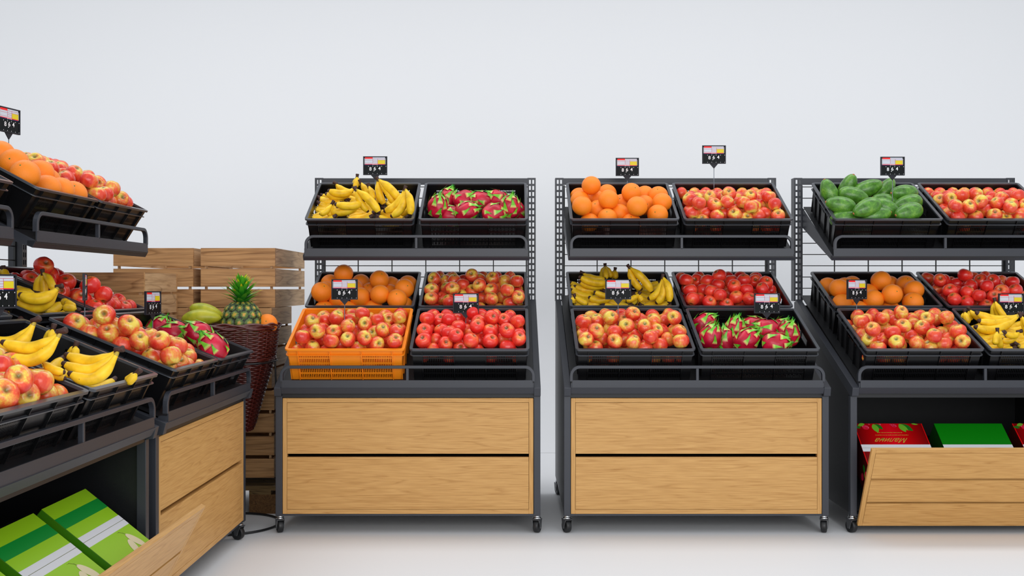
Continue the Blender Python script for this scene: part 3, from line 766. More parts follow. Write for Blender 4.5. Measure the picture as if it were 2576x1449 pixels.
# avocados
def place_avos():
    key = ('C', 'U', 'L'); zo = (1980, 380); sc = .20703
    # (x, y, level, direction of the narrow stem end in the picture, degrees ccw from right, towards viewer)
    L = [(512,512,2,110,.1),(728,430,1,75,.5),(805,545,2,-15,.1),(655,680,2,165,.0),(985,455,2,25,.1),(968,695,3,205,.2),(1190,485,0,60,.0),(1420,515,2,180,.3),(1200,625,0,160,.1),(1225,710,1,-35,.1),(1075,785,2,15,.1),(1465,640,1,195,.1),(1475,742,3,195,.3),(700,800,0,10,.1)]
    px = [(zo[0]+a[0]*sc, zo[1]+a[1]*sc) for a in L]
    pts = [inside(key, x, y, -.03+.022*a[2], .046) for (x, y), a in zip(px, L)]
    pts = relax(pts, key, .041, 16, .94)
    labs = rows_labels(px, 3, 'large dark green', 'avocado', key)
    for p, a, lb in zip(pts, L, labs):
        an = R(a[3]); ax = Vector((math.cos(an), -a[4], math.sin(an)*.9)).normalized()
        o = bpy.data.objects.new('avocado', AVO); COL.objects.link(o)
        o.matrix_world = Matrix.Translation(p) @ ax.to_track_quat('Z', 'Y').to_matrix().to_4x4() @ Matrix.Diagonal((1.1, 1.1, 1.1, 1))
        tag(o, lb, 'avocado', 'avocados in '+cphrase(key))
        c = bpy.data.objects.new('stem_button', AVB); COL.objects.link(c); c.parent = o
place_avos()

# ------------------------------------------------------------------ dragon fruit
def dragon_meshes(seed):
    rnd = random.Random(seed)
    red = lin((216, 22, 62)); red2 = lin((176, 10, 44)); grn = lin((112, 196, 44)); dk = lin((40, 140, 40)); yl = lin((196, 214, 110))
    def rad(t): return .059*math.sin(t)**.75*(1-.10*math.cos(t)) if 0 < t < math.pi else .001
    b = MB(); n = 18; seg = 24
    for i in range(n+1):
        t = math.pi*i/n
        for k in range(seg):
            a = 2*math.pi*k/seg; r = rad(t)*(1+.05*math.sin(3*a+t*4)+.03*math.sin(5*a-6*t))
            mixf = .5+.5*math.sin(2*a+3*t+seed); c = tuple(red[q]*mixf+red2[q]*(1-mixf) for q in range(3))+(1,)
            b.verts([(r*math.cos(a), r*math.sin(a), .066*math.cos(t))], c)
    for i in range(n):
        for k in range(seg):
            l = (k+1) % seg; b.face([i*seg+k, (i+1)*seg+k, (i+1)*seg+l, i*seg+l], 'dragon')
    body = b.mesh('body', True, fix=False)
    b = MB(); N = 21
    for q in range(N):
        f = (q+.5)/N; t = math.pi*(.88-.78*f)+rnd.uniform(-.06, .06); a = q*2.39996+rnd.uniform(-.35, .35)
        L = (.052+.040*f)*rnd.uniform(.75, 1.2); wd = (.0150+.004*(1-f))*rnd.uniform(.8, 1.25); lift = .010+.016*f
        P0 = Vector((rad(t)*math.cos(a), rad(t)*math.sin(a), .066*math.cos(t)))
        t2 = t-.05; P1 = Vector((rad(t2)*math.cos(a), rad(t2)*math.sin(a), .066*math.cos(t2)))
        T = (P1-P0).normalized(); Nn = Vector((math.cos(a)*math.sin(t), math.sin(a)*math.sin(t), math.cos(t)*.9)).normalized(); S = T.cross(Nn).normalized()
        rows = 6; base = len(b.v)
        for i in range(rows+1):
            u = i/rows; w = wd*((1-u)**.9*(1.0-.55*math.exp(-((u-.5)/.25)**2)*.4)) if u < 1 else 0
            # follow the body, tip curls off
            tt = t-(L*u*.8)/.068; tt = max(tt, .02)
            base_p = Vector((rad(tt)*math.cos(a), rad(tt)*math.sin(a), .066*math.cos(tt)))
            p = (base_p+S*(.022*u*u*math.sin(q*1.9)))*(1-.3*u*f)+(P0+T*L*u)*(.3*u*f)+Nn*(.0018+lift*u*u*.6)+Vector((0, 0, .6))*(lift*u*u*.5)
            col = red if u < .12 else (yl if u < .24 else (grn if u < .75 else dk))
            b.verts([p-S*w, p+Nn*.002*(1-u), p+S*w], col)
        for i in range(rows):
            for j in (0, 1):
                v = base+i*3+j; b.face([v, v+1, v+4, v+3], 'dragon')
    me = b.mesh('scales', True, fix=False)
    return body, me
DR = [dragon_meshes(i) for i in range(3)]
DRL = {
 ('A','U','R'): ((1040,380), .20706, [(308,685,2,80,.5),(405,590,0,60,.0),(455,800,0,-40,.2),(625,600,1,20,.1),(650,740,2,20,.3),(850,610,1,170,.1),(1000,600,1,150,.1),(985,760,2,5,.3),(1165,680,3,80,.5),(1300,740,0,-50,.1)]),
 ('B','F','R'): ((1700,660), .24155, [(300,650,0,40,.0),(365,772,2,75,.5),(515,825,0,90,.1),(613,705,1,80,.2),(740,815,2,45,.3),(815,680,0,170,.0),(945,705,2,165,.1),(1075,720,0,60,.1),(1170,750,2,80,.4),(1035,850,2,5,.3)]),
 ('D2','F','R'): ((280,600), .34507, [(340,672,0,60,.0),(455,700,1,190,.2),(545,680,0,150,.0),(635,700,3,150,.2),(660,765,1,110,.3),(760,810,3,130,.3)]),
}
for key, (zo, sc, lst) in DRL.items():
    px = [(zo[0]+a[0]*sc, zo[1]+a[1]*sc) for a in lst]
    hb = -.062 if key != ('A', 'U', 'R') else -.058
    pts = [hit(key, x, y, hb+.028*a[2]) for (x, y), a in zip(px, lst)]
    Mi = CR[key].inverted()
    pts = relax(pts, key, .052, 16, .93)
    labs = rows_labels(px, 2, 'pink green-scaled', 'dragon fruit', key)
    for i, (p, a, lb) in enumerate(zip(pts, lst, labs)):
        an = R(a[3]); ax = Vector((math.cos(an), -a[4], math.sin(an))).normalized()
        bd, scl = DR[i % 3]
        e = bpy.data.objects.new('dragon_fruit', None); COL.objects.link(e); e.empty_display_size = .03
        e.matrix_world = Matrix.Translation(p) @ (ax.to_track_quat('Z', 'Y').to_matrix() @ Matrix.Rotation(i*1.7, 3, 'Z')).to_4x4()
        tag(e, lb, 'dragon fruit', 'dragon fruit in '+cphrase(key))
        obj('body', bd, e); obj('scales', scl, e, label='green-tipped leafy scales')

# ------------------------------------------------------------------ bananas
def bez(a, c, d, t): return a*(1-t)**2+c*(2*t*(1-t))+d*t*t
def bunch(key, zo, sc, crown, tips, bulge, lev, lab, grp, rad=None):
    rad = rad or (.0205 if key[0] == 'D1' else .0255)
    ox, oy = zo
    P = lambda q: (ox+q[0]*sc, oy+q[1]*sc)
    c = P(crown); T = [P(t) for t in tips]
    low = max(T+[c], key=lambda q: q[1])
    Yd = hit(key, low[0], low[1]-4, -.022+.018*lev).y
    if key[0] not in ('D1', 'D2'):
        lp = CR[key].inverted() @ (O0+ray(low[0], low[1]-4)*Yd)
        if lp.y < .10: Yd += .10-lp.y
    if key[0] in ('D1', 'D2'):
        ym = hit(key, sum(t[0] for t in T)/len(T), sum(t[1] for t in T)/len(T), -.01+.018*lev).y; Yd = ym
    def W3(q, dy): return O0+ray(*q)*(Yd+dy)
    cw = W3(c, 0)
    e = bpy.data.objects.new('banana_bunch', None); COL.objects.link(e); e.location = cw; e.empty_display_size = .03
    tag(e, lab, 'bananas', grp)
    n = len(T)
    for k, t in enumerate(T):
        bu = bulge[k] if isinstance(bulge[0], tuple) else bulge
        dy = (k-(n-1)/2)*.030
        mid = ((c[0]+t[0])/2+bu[0]*sc*1.6, (c[1]+t[1])/2+bu[1]*sc*1.6)
        A = cw; D = W3(t, -dy); C = W3(mid, -dy*1.15-.004)
        N = 14; pts = [bez(A, C, D, i/N)-cw for i in range(N+1)]
        L = sum((pts[i+1]-pts[i]).length for i in range(N)); r0 = rad*min(1.05, max(.75, L/.17))
        rads = []
        for i in range(N+1):
            u = i/N; s = min(1, .36+max(0, u-.10)*3.2) if u < .32 else min(1.0, max(.18, (1.0-u)*5.2)**.6 if u > .8 else 1.0)
            rads.append(r0*s)
        keys = ['banana_neck' if i < 1 else ('banana_stem' if i >= N-1 else 'banana') for i in range(N)]
        b = MB(); b.tube(pts, rads, 'banana', 7, keys=keys)
        me = b.mesh('banana', True)
        o = obj('banana', me, e); s_ = o.modifiers.new('sub', 'SUBSURF'); s_.levels = 1; s_.render_levels = 1
    d = (cw-O0).normalized(); avg = sum(((W3(t, 0)-cw).normalized() for t in T), Vector()).normalized()
    b = MB(); b.tube([-avg*.017, -avg*.013, -avg*.002, avg*.012], [.0095, .0105, .0085, .0095], 'banana_stem', 8)
    obj('stalk', b.mesh('stalk', True), e, label='dark brown cut stalk')
def low_bunches(key):
    Mx = CR[key]; rnd = random.Random(len(ph0(key))+sum(map(ord, ''.join(key))))
    spots = []
    for j, ly in enumerate((.135, .245, .36)):
        for i, lx in enumerate((-.205, -.02, .165)): spots.append((lx+rnd.uniform(-.02, .02), ly+rnd.uniform(-.02, .02), i, j))
    if key == ('D1', 'F', 'R'): spots = [s_ for s_ in spots if s_[2] < 2]
    for lx, ly, i, j in spots:
        sgn = rnd.choice((-1, 1)); n = 3
        e = bpy.data.objects.new('banana_bunch', None); COL.objects.link(e); e.empty_display_size = .03
        c = Vector((lx-sgn*.07, ly, -.048+rnd.uniform(0, .012))); e.matrix_world = Mx @ Matrix.Translation(c)
        tag(e, 'low-lying banana hand, %s from left in %s, %s' % (ORD[i], ['front row', 'middle row', 'back row'][j], cphrase(key)), 'bananas', 'bananas in '+cphrase(key))
        for k in range(n):
            a = (k-1)*.30; dx, dyv = sgn*math.cos(a), math.sin(a)
            D = Vector((dx*.165, dyv*.165+(k-1)*.012, .012+rnd.uniform(-.008, .02))); C = Vector((dx*.075, dyv*.07+(k-1)*.03, -.062+.012*k))
            N = 12; pts = [bez(Vector((0, 0, 0)), C, D, q/N) for q in range(N+1)]; rads = []
            for q in range(N+1):
                u = q/N; s_ = min(1, .36+max(0, u-.10)*3.2) if u < .32 else (max(.18, (1.0-u)*5.2)**.6 if u > .8 else 1.0); rads.append((.0185 if key[0] == 'D1' else .0225)*min(1, s_))
            b = MB(); b.tube(pts, rads, 'banana', 8, keys=['banana_neck' if q < 1 else ('banana_stem' if q >= N-1 else 'banana') for q in range(N)])
            obj('banana', b.mesh('banana', True), e)
        b = MB(); b.tube([(-sgn*.016, 0, .010), (-sgn*.004, 0, .002), (sgn*.010, 0, -.006)], [.0095, .0095, .009], 'banana_stem', 8); obj('stalk', b.mesh('stalk', True), e, label='dark brown cut stalk')
ph0 = cphrase
BN = {
 ('A','U','L'): ((740,380), .20706, [
   ('with stalk highest at the back', (765,312), [(715,440),(790,430),(740,450)], (0,15), 0),
   ('standing behind, left of the price sign pole', (905,425), [(900,560),(1015,650),(960,600)], (14,0), 0),
   ('leaning up right of the price sign pole', (1018,345), [(1100,665),(1225,665),(1290,610)], [(-30,10),(22,-14),(24,-16)], 1),
   ('at far right end, curling up', (1345,455), [(1080,735),(1165,800),(1400,790)], [(50,60),(70,60),(48,0)], 2),
   ('with stalk second highest, centre', (805,378), [(870,560),(905,590)], (22,-6), 0),
   ('at back left, upper hammock-shaped hand', (505,392), [(660,510),(720,500)], (-20,30), 0),
   ('at left, wide three-finger hand', (727,447), [(288,580),(372,508),(402,470)], [(-10,120),(20,90),(30,75)], 1),
   ('hanging in the centre', (745,465), [(905,745),(1040,765)], [(-20,20),(30,-25)], 2),
   ('low front left hand', (838,598), [(392,720),(480,640)], [(20,95),(60,60)], 2),
   ('at front left corner', (465,632), [(430,800),(305,760)], [(-10,10),(0,50)], 1)]),
 ('B','M','L'): ((1390,660), .24161, [
   ('with stalk highest, back left', (548,38), [(515,170),(610,165),(560,180)], [(-12,0),(12,0),(0,0)], 0),
   ('with thin stalk just right of highest', (650,80), [(610,170),(660,175)], (0,0), 0),
   ('leaning right of the price sign', (795,48), [(935,290),(1045,325)], [(-35,15),(25,-18)], 1),
   ('curling up at far right', (1145,150), [(985,380),(1068,430),(1210,430)], [(50,50),(60,40),(42,-10)], 2),
   ('back left with two fingers right', (312,108), [(540,205),(560,170)], (-10,35), 0),
   ('wide left hand behind the sign', (605,190), [(215,240),(268,190),(268,145)], [(-20,95),(10,75),(20,60)], 1),
   ('low front left hand', (640,330), [(370,355),(425,300)], [(0,70),(30,45)], 2),
   ('beside left crate wall', (232,355), [(210,430),(370,435)], [(-5,0),(0,15)], 1),
   ('low right of the sign', (900,330), [(820,430),(930,400),(760,400)], (0,20), 1)]),
 ('C','F','R'): ((2020,660), .24153, [
   ('standing at back left', (1685,515), [(1680,620),(1730,640)], (-6,0), 0),
   ('with tall stalk at back left', (1733,490), [(1760,600),(1880,600)], (-10,20), 0),
   ('partly behind the price sign', (2000,400), [(1985,590),(2060,590),(2120,590)], (-10,10), 0),
   ('upper wide hand left of the stalk', (2260,540), [(1790,510),(1810,600),(1775,660)], [(0,90),(10,75),(0,120)], 1),
   ('low front hand', (2250,720), [(2060,795),(2100,730)], [(0,70),(20,50)], 2),
   ('hanging at right frame edge', (2265,550), [(2330,790),(2390,780)], (20,10), 2),
   ('front left corner', (2025,715), [(2070,900),(2000,860)], (-5,15), 2)]),
 ('D2','M','L'): ((0,650), .13803, [
   ('upright with stalk against the red apples', (778,262), [(700,690),(810,730),(980,610)], [(-70,20),(10,0),(40,-30)], 0),
   ('large front hand, stalk up right', (1070,515), [(240,780),(235,590),(330,640)], [(90,290),(60,230),(60,200)], 2),
   ('low behind the sign', (650,630), [(235,520),(300,560)], (0,30), 0),
   ('in the far corner beside the apples', (1395,925), [(1110,760),(1180,800),(1140,900)], (0,-10), 1),
   ('with two stalks at the left picture edge', (62,200), [(30,330),(120,350)], (0,0), 0)]),
 ('D1','F','R'): ((0,850), .16563, [
   ('at upper left, stalk highest', (535,-270), [(-250,0),(-200,120)], [(100,230),(90,260)], 1),
   ('small, behind the big centre hand', (806,-143), [(700,60),(780,90)], (-20,10), 0),
   ('big centre hand', (930,-100), [(0,45),(66,232)], [(60,220),(60,320)], 3),
   ('small, behind the right hand', (1150,122), [(1050,260),(1140,300)], (0,10), 0),
   ('right hand with stalk up', (1800,180), [(966,232),(928,363),(1022,513)], [(60,190),(50,270),(60,330)], 3),
   ('low, stalk between the two big hands', (645,340), [(1010,620),(1000,520)], (-30,60), 2),
   ('far right, only stalk end showing', (2083,531), [(1900,660),(1930,700)], (0,10), 0)]),
}
for key, (zo, sc, L) in BN.items():
    ph = cphrase(key)
    for (d, crown, tips, bulge, lev) in L:
        bunch(key, zo, sc, crown, tips, bulge, lev, 'banana hand %s, %s' % (d, ph), 'bananas in '+ph)
    low_bunches(key)

# ------------------------------------------------------------------ price signs
BWd = .137; U = BWd/1170.0
def text_mesh(txt, size, key, shear=0, extrude=.0002, bold=0):
    cu = bpy.data.curves.new('t', 'FONT'); cu.body = txt; cu.size = size; cu.align_x = 'CENTER'; cu.align_y = 'CENTER'; cu.extrude = extrude; cu.shear = shear; cu.offset = bold
    ob = bpy.data.objects.new('t', cu); COL.objects.link(ob)
    dg = bpy.context.evaluated_depsgraph_get(); dg.update()
    me = bpy.data.meshes.new_from_object(ob.evaluated_get(dg)); bpy.data.objects.remove(ob); bpy.data.curves.remove(cu)
    me.materials.clear(); me.materials.append(M[key]); return me
def sign_meshes():
    X = lambda u: (u-825)*U
    Zc = lambda v: (660-v)*U
    def rect(b, u0, u1, v0, v1, y, key, th=.0006): b.box(X(u0), X(u1), y-th, y, Zc(v1), Zc(v0), key)
    b = MB()
    rect(b, 240, 1410, 205, 1115, 0, 'sign_frame', .0)
    b = MB(); t = 40
    for q in ((240, 1410, 205, 205+t), (240, 1410, 1115-t, 1115), (240, 240+t, 205+t, 1115-t), (1410-t, 1410, 205+t, 1115-t)):
        b.box(X(q[0]), X(q[1]), -.006, .004, Zc(q[3]), Zc(q[2]), 'sign_frame')
    b.prism([(X(610), Zc(1115)), (X(825), Zc(1360)), (X(1030), Zc(1115))], 1, -.002, .002, 'sign_frame')
    frame = b.mesh('frame')
    b = MB(); b.box(X(270), X(1380), -.003, .003, Zc(1085), Zc(235), 'sign_black'); back = b.mesh('board')
    b = MB(); y = -.0032
    rect(b, 325, 1305, 250, 600, y, 'sign_paper')
    y2 = -.0039
    rect(b, 325, 705, 250, 325, y2, 'sign_red'); rect(b, 960, 1305, 392, 575, y2, 'sign_yellow')
    for q in ((715, 1305, 310, 322), (325, 960, 388, 398), (325, 945, 528, 538), (715, 945, 455, 464), (705, 718, 325, 535), (943, 957, 322, 580), (960, 1305, 380, 390)): rect(b, *q, y2, 'sign_line', .0003)
    rect(b, 325, 1305, 578, 602, y2, 'sign_red'); rect(b, 290, 1330, 603, 630, y, 'sign_navy')
    card = b.mesh('price_card')
    b = MB()
    for u in (500, 710, 925, 1145, 1350):
        rect(b, u-12, u+12, 675, 705, y2, 'label_white', .0002); rect(b, u-9, u+9, 1030, 1058, y2, 'label_white', .0002); rect(b, u-3, u+3, 705, 1030, y2+.0003, 'sign_frame', .0003)
    for q in ((700, 940, 597, 612), (700, 718, 612, 635), (925, 940, 612, 635), (1320, 1332, 300, 590), (300, 314, 300, 590)): rect(b, *q, y2-.0002, 'label_white', .0002)
    rect(b, 745, 785, 900, 930, y2, 'digit')
    clip = b.mesh('holder_marks')
    digs = []
    for ch, u, v in (('8', 595, 825), ('6', 808, 808), ('4', 1035, 800)):
        me = text_mesh(ch, 235*U, 'digit', bold=.0003)
        me.transform(Matrix.Translation((X(u), y2-.0003, Zc(v))) @ Matrix.Rotation(R(90), 4, 'X')); me.name = 'digit_'+ch; digs.append(me)
    return frame, back, card, clip, digs
SG = sign_meshes()
def sign(key, cx, cy, polex, footy, lab, yaw=0, roll=0, h=-.02, s=1.0, Yf=None):
    f = hit(key, polex, footy, h)
    if Yf: f = O0+ray(polex, footy)*Yf
    c = O0+ray(cx, cy)*f.y
    e = bpy.data.objects.new('price_sign', None); COL.objects.link(e); e.location = (f.x, f.y, c.z); e.rotation_euler = (0, roll, yaw); e.scale = (s,)*3
    tag(e, lab, 'price sign', 'black price signs reading 8.64')
    obj('frame', SG[0], e); obj('board', SG[1], e); obj('price_card', SG[2], e, label='white card with red and yellow fields'); obj('holder_marks', SG[3], e)
    for m in SG[4]: obj('digit', m, e)
    L = c.z-f.z+.05
    b = MB(); b.tube([(0, 0, -L/s), (0, 0, -.078)], .0019, 'pole', 8); obj('pole', b.mesh('pole', True), e)
    # stand foot hidden in the fruit
sign(('A','U','L'), 945, 417, 944, 515, 'price sign reading 8.64 above the bananas, centre-left stand', roll=R(0))
sign(('A','F','L'), 867, 728, 867, 838, 'price sign reading 8.64 on a pole in the orange crate')
sign(('A','F','R'), 1173, 763, 1172, 815, 'price sign reading 8.64 in the red apples, front of centre-left stand')
sign(('B','U','L'), 1579, 420, 1578, 462, 'price sign reading 8.64 behind the oranges, top of centre-right stand', h=0)
sign(('B','U','R'), 1797, 389, 1796, 488, 'tallest price sign reading 8.64, above the apples on centre-right stand')
sign(('B','F','L'), 1556, 728, 1555, 820, 'price sign reading 8.64 in front of the bananas, centre-right stand')
sign(('B','F','R'), 1929, 763, 1929, 815, 'price sign reading 8.64 above the dragon fruit, centre-right stand')
sign(('C','U','L'), 2245, 418, 2245, 515, 'price sign reading 8.64 on a pole among the avocados')
sign(('C','F','L'), 2155, 728, 2155, 800, 'narrow-looking price sign reading 8.64 in front of oranges, right stand', yaw=R(26))
sign(('C','F','R'), 2543, 763, 2543, 800, 'price sign reading 8.64 above bananas at the right picture edge')
sign(('D2','F','R'), 384, 762, 384, 822, 'small price sign reading 8.64 above dragon fruit, far left-wall stand', yaw=R(80))
sign(('D2','F','L'), 213, 722, 213, 822, 'price sign seen edge-on between red and bicolour apples, left', yaw=R(108))
sign(('D1','F','R'), -3, 733, -3, 850, 'large price sign cut by the left picture edge, near bananas', yaw=R(72), h=.02)
sign(('D2','U','L'), 24, 303, 22, 400, 'highest price sign reading 8.64, over oranges at left picture edge', yaw=R(78))

# ------------------------------------------------------------------ cartons in the open bins
def carton_parts():
    w, l, h = .355, .385, .16
    def base(topk, sidek):
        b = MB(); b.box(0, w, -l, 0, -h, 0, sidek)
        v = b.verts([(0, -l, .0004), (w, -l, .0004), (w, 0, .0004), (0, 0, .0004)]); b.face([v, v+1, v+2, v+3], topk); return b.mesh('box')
    def tape():
        b = MB(); b.box(-.0004, w+.0004, -.197, -.1738, .0003, .0010, 'white_tape'); b.box(-.0004, w+.0004, -.1722, -.149, .0003, .0010, 'white_tape'); b.box(0, w, -.1738, -.1722, .0003, .0006, 'stalk_print'); return b.mesh('tape')
    return base, tape()
cbase, ctape = carton_parts()
def leaf(b, x, y, ang, L, Wd, key, z=.0012):
    n = 8; pts = []
    for i in range(n+1):
        u = i/n; pts.append((L*u, Wd*math.sin(math.pi*u)**.8*(1-.3*u)))
    o = pts+[(p[0], -p[1]) for p in reversed(pts[1:-1])]
    v = b.verts([(x+p[0]*math.cos(ang)-p[1]*math.sin(ang), y+p[0]*math.sin(ang)+p[1]*math.cos(ang), z) for p in o]); b.face(list(range(v, v+len(o))), key)
def disc(b, x, y, rx, ry, ang, key, z=.0012, n=18):
    v = b.verts([(x+rx*math.cos(t)*math.cos(ang)-ry*math.sin(t)*math.sin(ang), y+rx*math.cos(t)*math.sin(ang)+ry*math.sin(t)*math.cos(ang), z) for t in [2*math.pi*i/n for i in range(n)]]); b.face(list(range(v, v+n)), key)
def raspberry_art(side):
    b = MB()
    if side == 0: leaf(b, .10, -.004, R(-80), .062, .02, 'leaf_print'); leaf(b, .11, -.004, R(-50), .05, .015, 'leaf_print_dark', .0011); leaf(b, .03, -.03, R(170), .035, .01, 'leaf_print_dark', .0011); leaf(b, .055, -.003, R(200), .04, .013, 'leaf_print')
    if side == 1: leaf(b, .235, -.004, R(-70), .062, .018, 'leaf_print'); leaf(b, .245, -.003, R(-45), .072, .02, 'leaf_print_dark', .0011); leaf(b, .235, -.003, R(-52), .06, .014, 'leaf_print', .0013); leaf(b, .30, -.002, R(-10), .035, .006, 'leaf_print')
    rnd = random.Random(2)
    for cx, cy, r in ((.055, -.028, .018), (.078, -.006, .0055), (.135, -.007, .0065), (.205, -.017, .014), (.19, -.007, .006)):
        if (cx > .16) != (side == 1): continue
        disc(b, cx, cy, r, r*.95, 0, 'berry', .0014)
        for _ in range(16):
            a = rnd.uniform(0, 6.28); q = r*.85*math.sqrt(rnd.random()); disc(b, cx+q*math.cos(a), cy+q*math.sin(a), r*.13, r*.13, 0, rnd.choice(('berry_hi', 'card_red_edge')), .0016, 8)
    return b.mesh('raspberry_artwork', fix=False)
def small_lines():
    b = MB(); rnd = random.Random(5)
    for y, x0, x1 in ((-.066, .105, .235), (-.083, .092, .262)):
        x = x0
        while x < x1:
            w_ = rnd.uniform(.002, .006); b.box(x, x+w_, y-.0012, y+.0012+rnd.uniform(0, .001), .0006, .0012, 'gold'); x += w_+rnd.uniform(.001, .004)
    return b.mesh('small_print')
ART = raspberry_art(0); ART2 = raspberry_art(1); SML = small_lines()
TXT = text_mesh('Малина', .044, 'gold', shear=.8, extrude=.0003)
TXT.transform(Matrix.Translation((.172, -.118, .0012)) @ Matrix.Rotation(math.pi, 4, 'Z'))
def fresh_emblem():
    b = MB(); n = 28
    for r0, r1, k in ((.030, .033, 'leaf_print'),):
        v = b.verts([(-.001, -.19+r0*math.cos(2*math.pi*i/n), -.06+r0*math.sin(2*math.pi*i/n)) for i in range(n)]+[(-.001, -.19+r1*math.cos(2*math.pi*i/n), -.06+r1*math.sin(2*math.pi*i/n)) for i in range(n)])
        for i in range(n):
            j = (i+1) % n; b.face([v+i, v+j, v+n+j, v+n+i], k)
    return b.mesh('round_emblem', fix=False)
EMB = fresh_emblem()
FR = text_mesh('FRESH', .016, 'leaf_print'); FR.transform(Matrix.Translation((-.0012, -.19, -.06)) @ Matrix(((0, 0, -1, 0), (-1, 0, 0, 0), (0, 1, 0, 0), (0, 0, 0, 1))))
def side_art():
    b = MB(); tmp = MB(); rnd = random.Random(4)
    for (y, z, a, k) in ((-.24, -.05, 200, 'leaf_print_dark'), (-.28, -.08, 150, 'leaf_print'), (-.33, -.05, 220, 'leaf_print'), (-.33, -.11, 170, 'leaf_print_dark')): leaf(tmp, y, z, R(a), .05, .018, k, 0)
    disc(tmp, -.27, -.11, .02, .02, 0, 'berry', 0); disc(tmp, -.30, -.06, .017, .017, 0, 'berry', 0)
    tmp2 = MB(); tmp2.mats = tmp.mats; tmp2.f = tmp.f; tmp2.mi = tmp.mi; tmp2.cols = tmp.cols
    tmp2.v = [(-.001-.0001*i/50, p[0], p[1]) for i, p in enumerate(tmp.v)]
    return tmp2.mesh('side_artwork', fix=False)
SART = side_art()
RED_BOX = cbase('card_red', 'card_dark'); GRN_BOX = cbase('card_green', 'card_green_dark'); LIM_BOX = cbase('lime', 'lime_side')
b = MB(); b.box(-.0003, .0035, -.385, .0, -.0035, .0009, 'card_red_edge'); b.box(.3515, .3553, -.385, 0, -.0035, .0009, 'card_red_edge'); EDGE = b.mesh('edge')
b = MB(); b.box(0, .355, -.101, -.054, .0003, .0008, 'band_green'); BAND = b.mesh('green_band')
def seeds():
    b = MB(); disc(b, .228, -.277, .036, .021, R(-125), 'pear_print', .0012, 24); disc(b, .280, -.262, .044, .022, R(-58), 'pear_print', .0013, 24)
    pts = [(.262-.0, -.225, .0012), (.255, -.215, .0012), (.235, -.205, .0012), (.222, -.206, .0012)]
    for i in range(3): b.hexa([(pts[i][0]-.001, pts[i][1]-.001, .0006), (pts[i][0]+.001, pts[i][1]-.001, .0006), (pts[i+1][0]+.001, pts[i+1][1]+.001, .0006), (pts[i+1][0]-.001, pts[i+1][1]+.001, .0006), (pts[i][0]-.001, pts[i][1]-.001, .0013), (pts[i][0]+.001, pts[i][1]-.001, .0013), (pts[i+1][0]+.001, pts[i+1][1]+.001, .0013), (pts[i+1][0]-.001, pts[i+1][1]+.001, .0013)], 'stalk_print')
    return b.mesh('seed_artwork', fix=False)
SEED = seeds()
def carton(st, x, kind, lab, grp, zoff=0):
    base = {'C': (2.385, 5.435, 0), 'D1': (-1.3215, 3.237, R(90))}[st]
    Mx = Matrix.Translation((base[0], base[1], 0)) @ Matrix.Rotation(base[2], 4, 'Z') @ Matrix.Translation((x, .188, .5346+zoff)) @ Matrix.Rotation(R(38.7), 4, 'X')
    e = bpy.data.objects.new('carton', None); COL.objects.link(e); e.matrix_world = Mx; e.empty_display_size = .05
    tag(e, lab, 'cardboard box', grp)
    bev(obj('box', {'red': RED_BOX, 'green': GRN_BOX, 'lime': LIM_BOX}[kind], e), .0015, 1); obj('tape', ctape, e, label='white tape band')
    if kind == 'red':
        obj('raspberry_artwork', ART, e, label='printed raspberries and leaves'); obj('raspberry_artwork', ART2, e, label='printed raspberry and leaves'); obj('lettering', TXT, e, label='gold lettering'); obj('small_print', SML, e); obj('edge_trim', EDGE, e); obj('side_artwork', SART, e)
    if kind == 'green': obj('round_emblem', EMB, e); obj('lettering', FR, e)
    if kind == 'lime': obj('green_band', BAND, e, label='dark green printed band'); obj('seed_artwork', SEED, e, label='pale printed fruit halves')
carton('C', -.595, 'red', 'red raspberry carton beside the left post of the open oak bin', 'cartons in the right open bin')
carton('C', -.175, 'green', 'plain green carton between two red ones in the open bin', 'cartons in the right open bin')
carton('C', .235, 'red', 'red raspberry carton at the right picture edge in the bin', 'cartons in the right open bin')
carton('D1', .205, 'lime', 'lime green carton farthest back in the left bin, beside the steel post', 'lime cartons in the left bin')
carton('D1', -.208, 'lime', 'lime green carton in the middle of the left bin', 'lime cartons in the left bin')
carton('D1', -.622, 'lime', 'lime green carton cut by the bottom left picture corner', 'lime cartons in the left bin')

# ------------------------------------------------------------------ wooden crates behind the basket
def slat_crate(x0, x1, y0, y1, ztop, rows, h, pitch, lab, side='walnut_side', front='walnut'):
    cx, cy = (x0+x1)/2, (y0+y1)/2; zb = ztop-(rows-1)*pitch-h
    e = bpy.data.objects.new('wooden_crate', None); COL.objects.link(e); e.location = (cx, cy, zb); e.empty_display_size = .1
    tag(e, lab, 'wooden crate', 'slatted wooden crates')
    hx, hy = (x1-x0)/2, (y1-y0)/2; t = .018
    for i in range(rows):
        z1 = ztop-zb-i*pitch; z0 = z1-h
        b = MB(); b.box(-hx, hx, -hy, -hy+t, z0, z1, front); obj('plank', b.mesh('plank'), e)
        b = MB(); b.box(-hx, hx, hy-t, hy, z0, z1, front); obj('plank', b.mesh('plank'), e)
        for s in (-1, 1):
            b = MB(); xx = s*(hx-t/2); b.box(xx-t/2, xx+t/2, -hy+t, hy-t, z0, z1, side); obj('plank', b.mesh('plank'), e)
    H = ztop-zb
    for sx in (-1, 1):
        for sy in (-1, 1):
            b = MB(); a, c = sx*(hx-t-.0108), sy*(hy-t-.0108); b.box(a+sx*.004-.0065, a+sx*.004+.0125-.006, c+sy*.004-.0065, c+sy*.004+.0065, .0, H-.004, 'walnut_side'); obj('corner_batten', b.mesh('corner_batten'), e)
    b = MB(); b.box(-hx+t, hx-t, -hy+t, hy-t, .0, .008, side); obj('bottom', b.mesh('bottom'), e)
    return e
slat_crate(-2.251, -1.80, 6.06, 6.92, 1.4706, 3, .101, .1167, 'upper left slatted wooden crate, back row behind the far left stand')
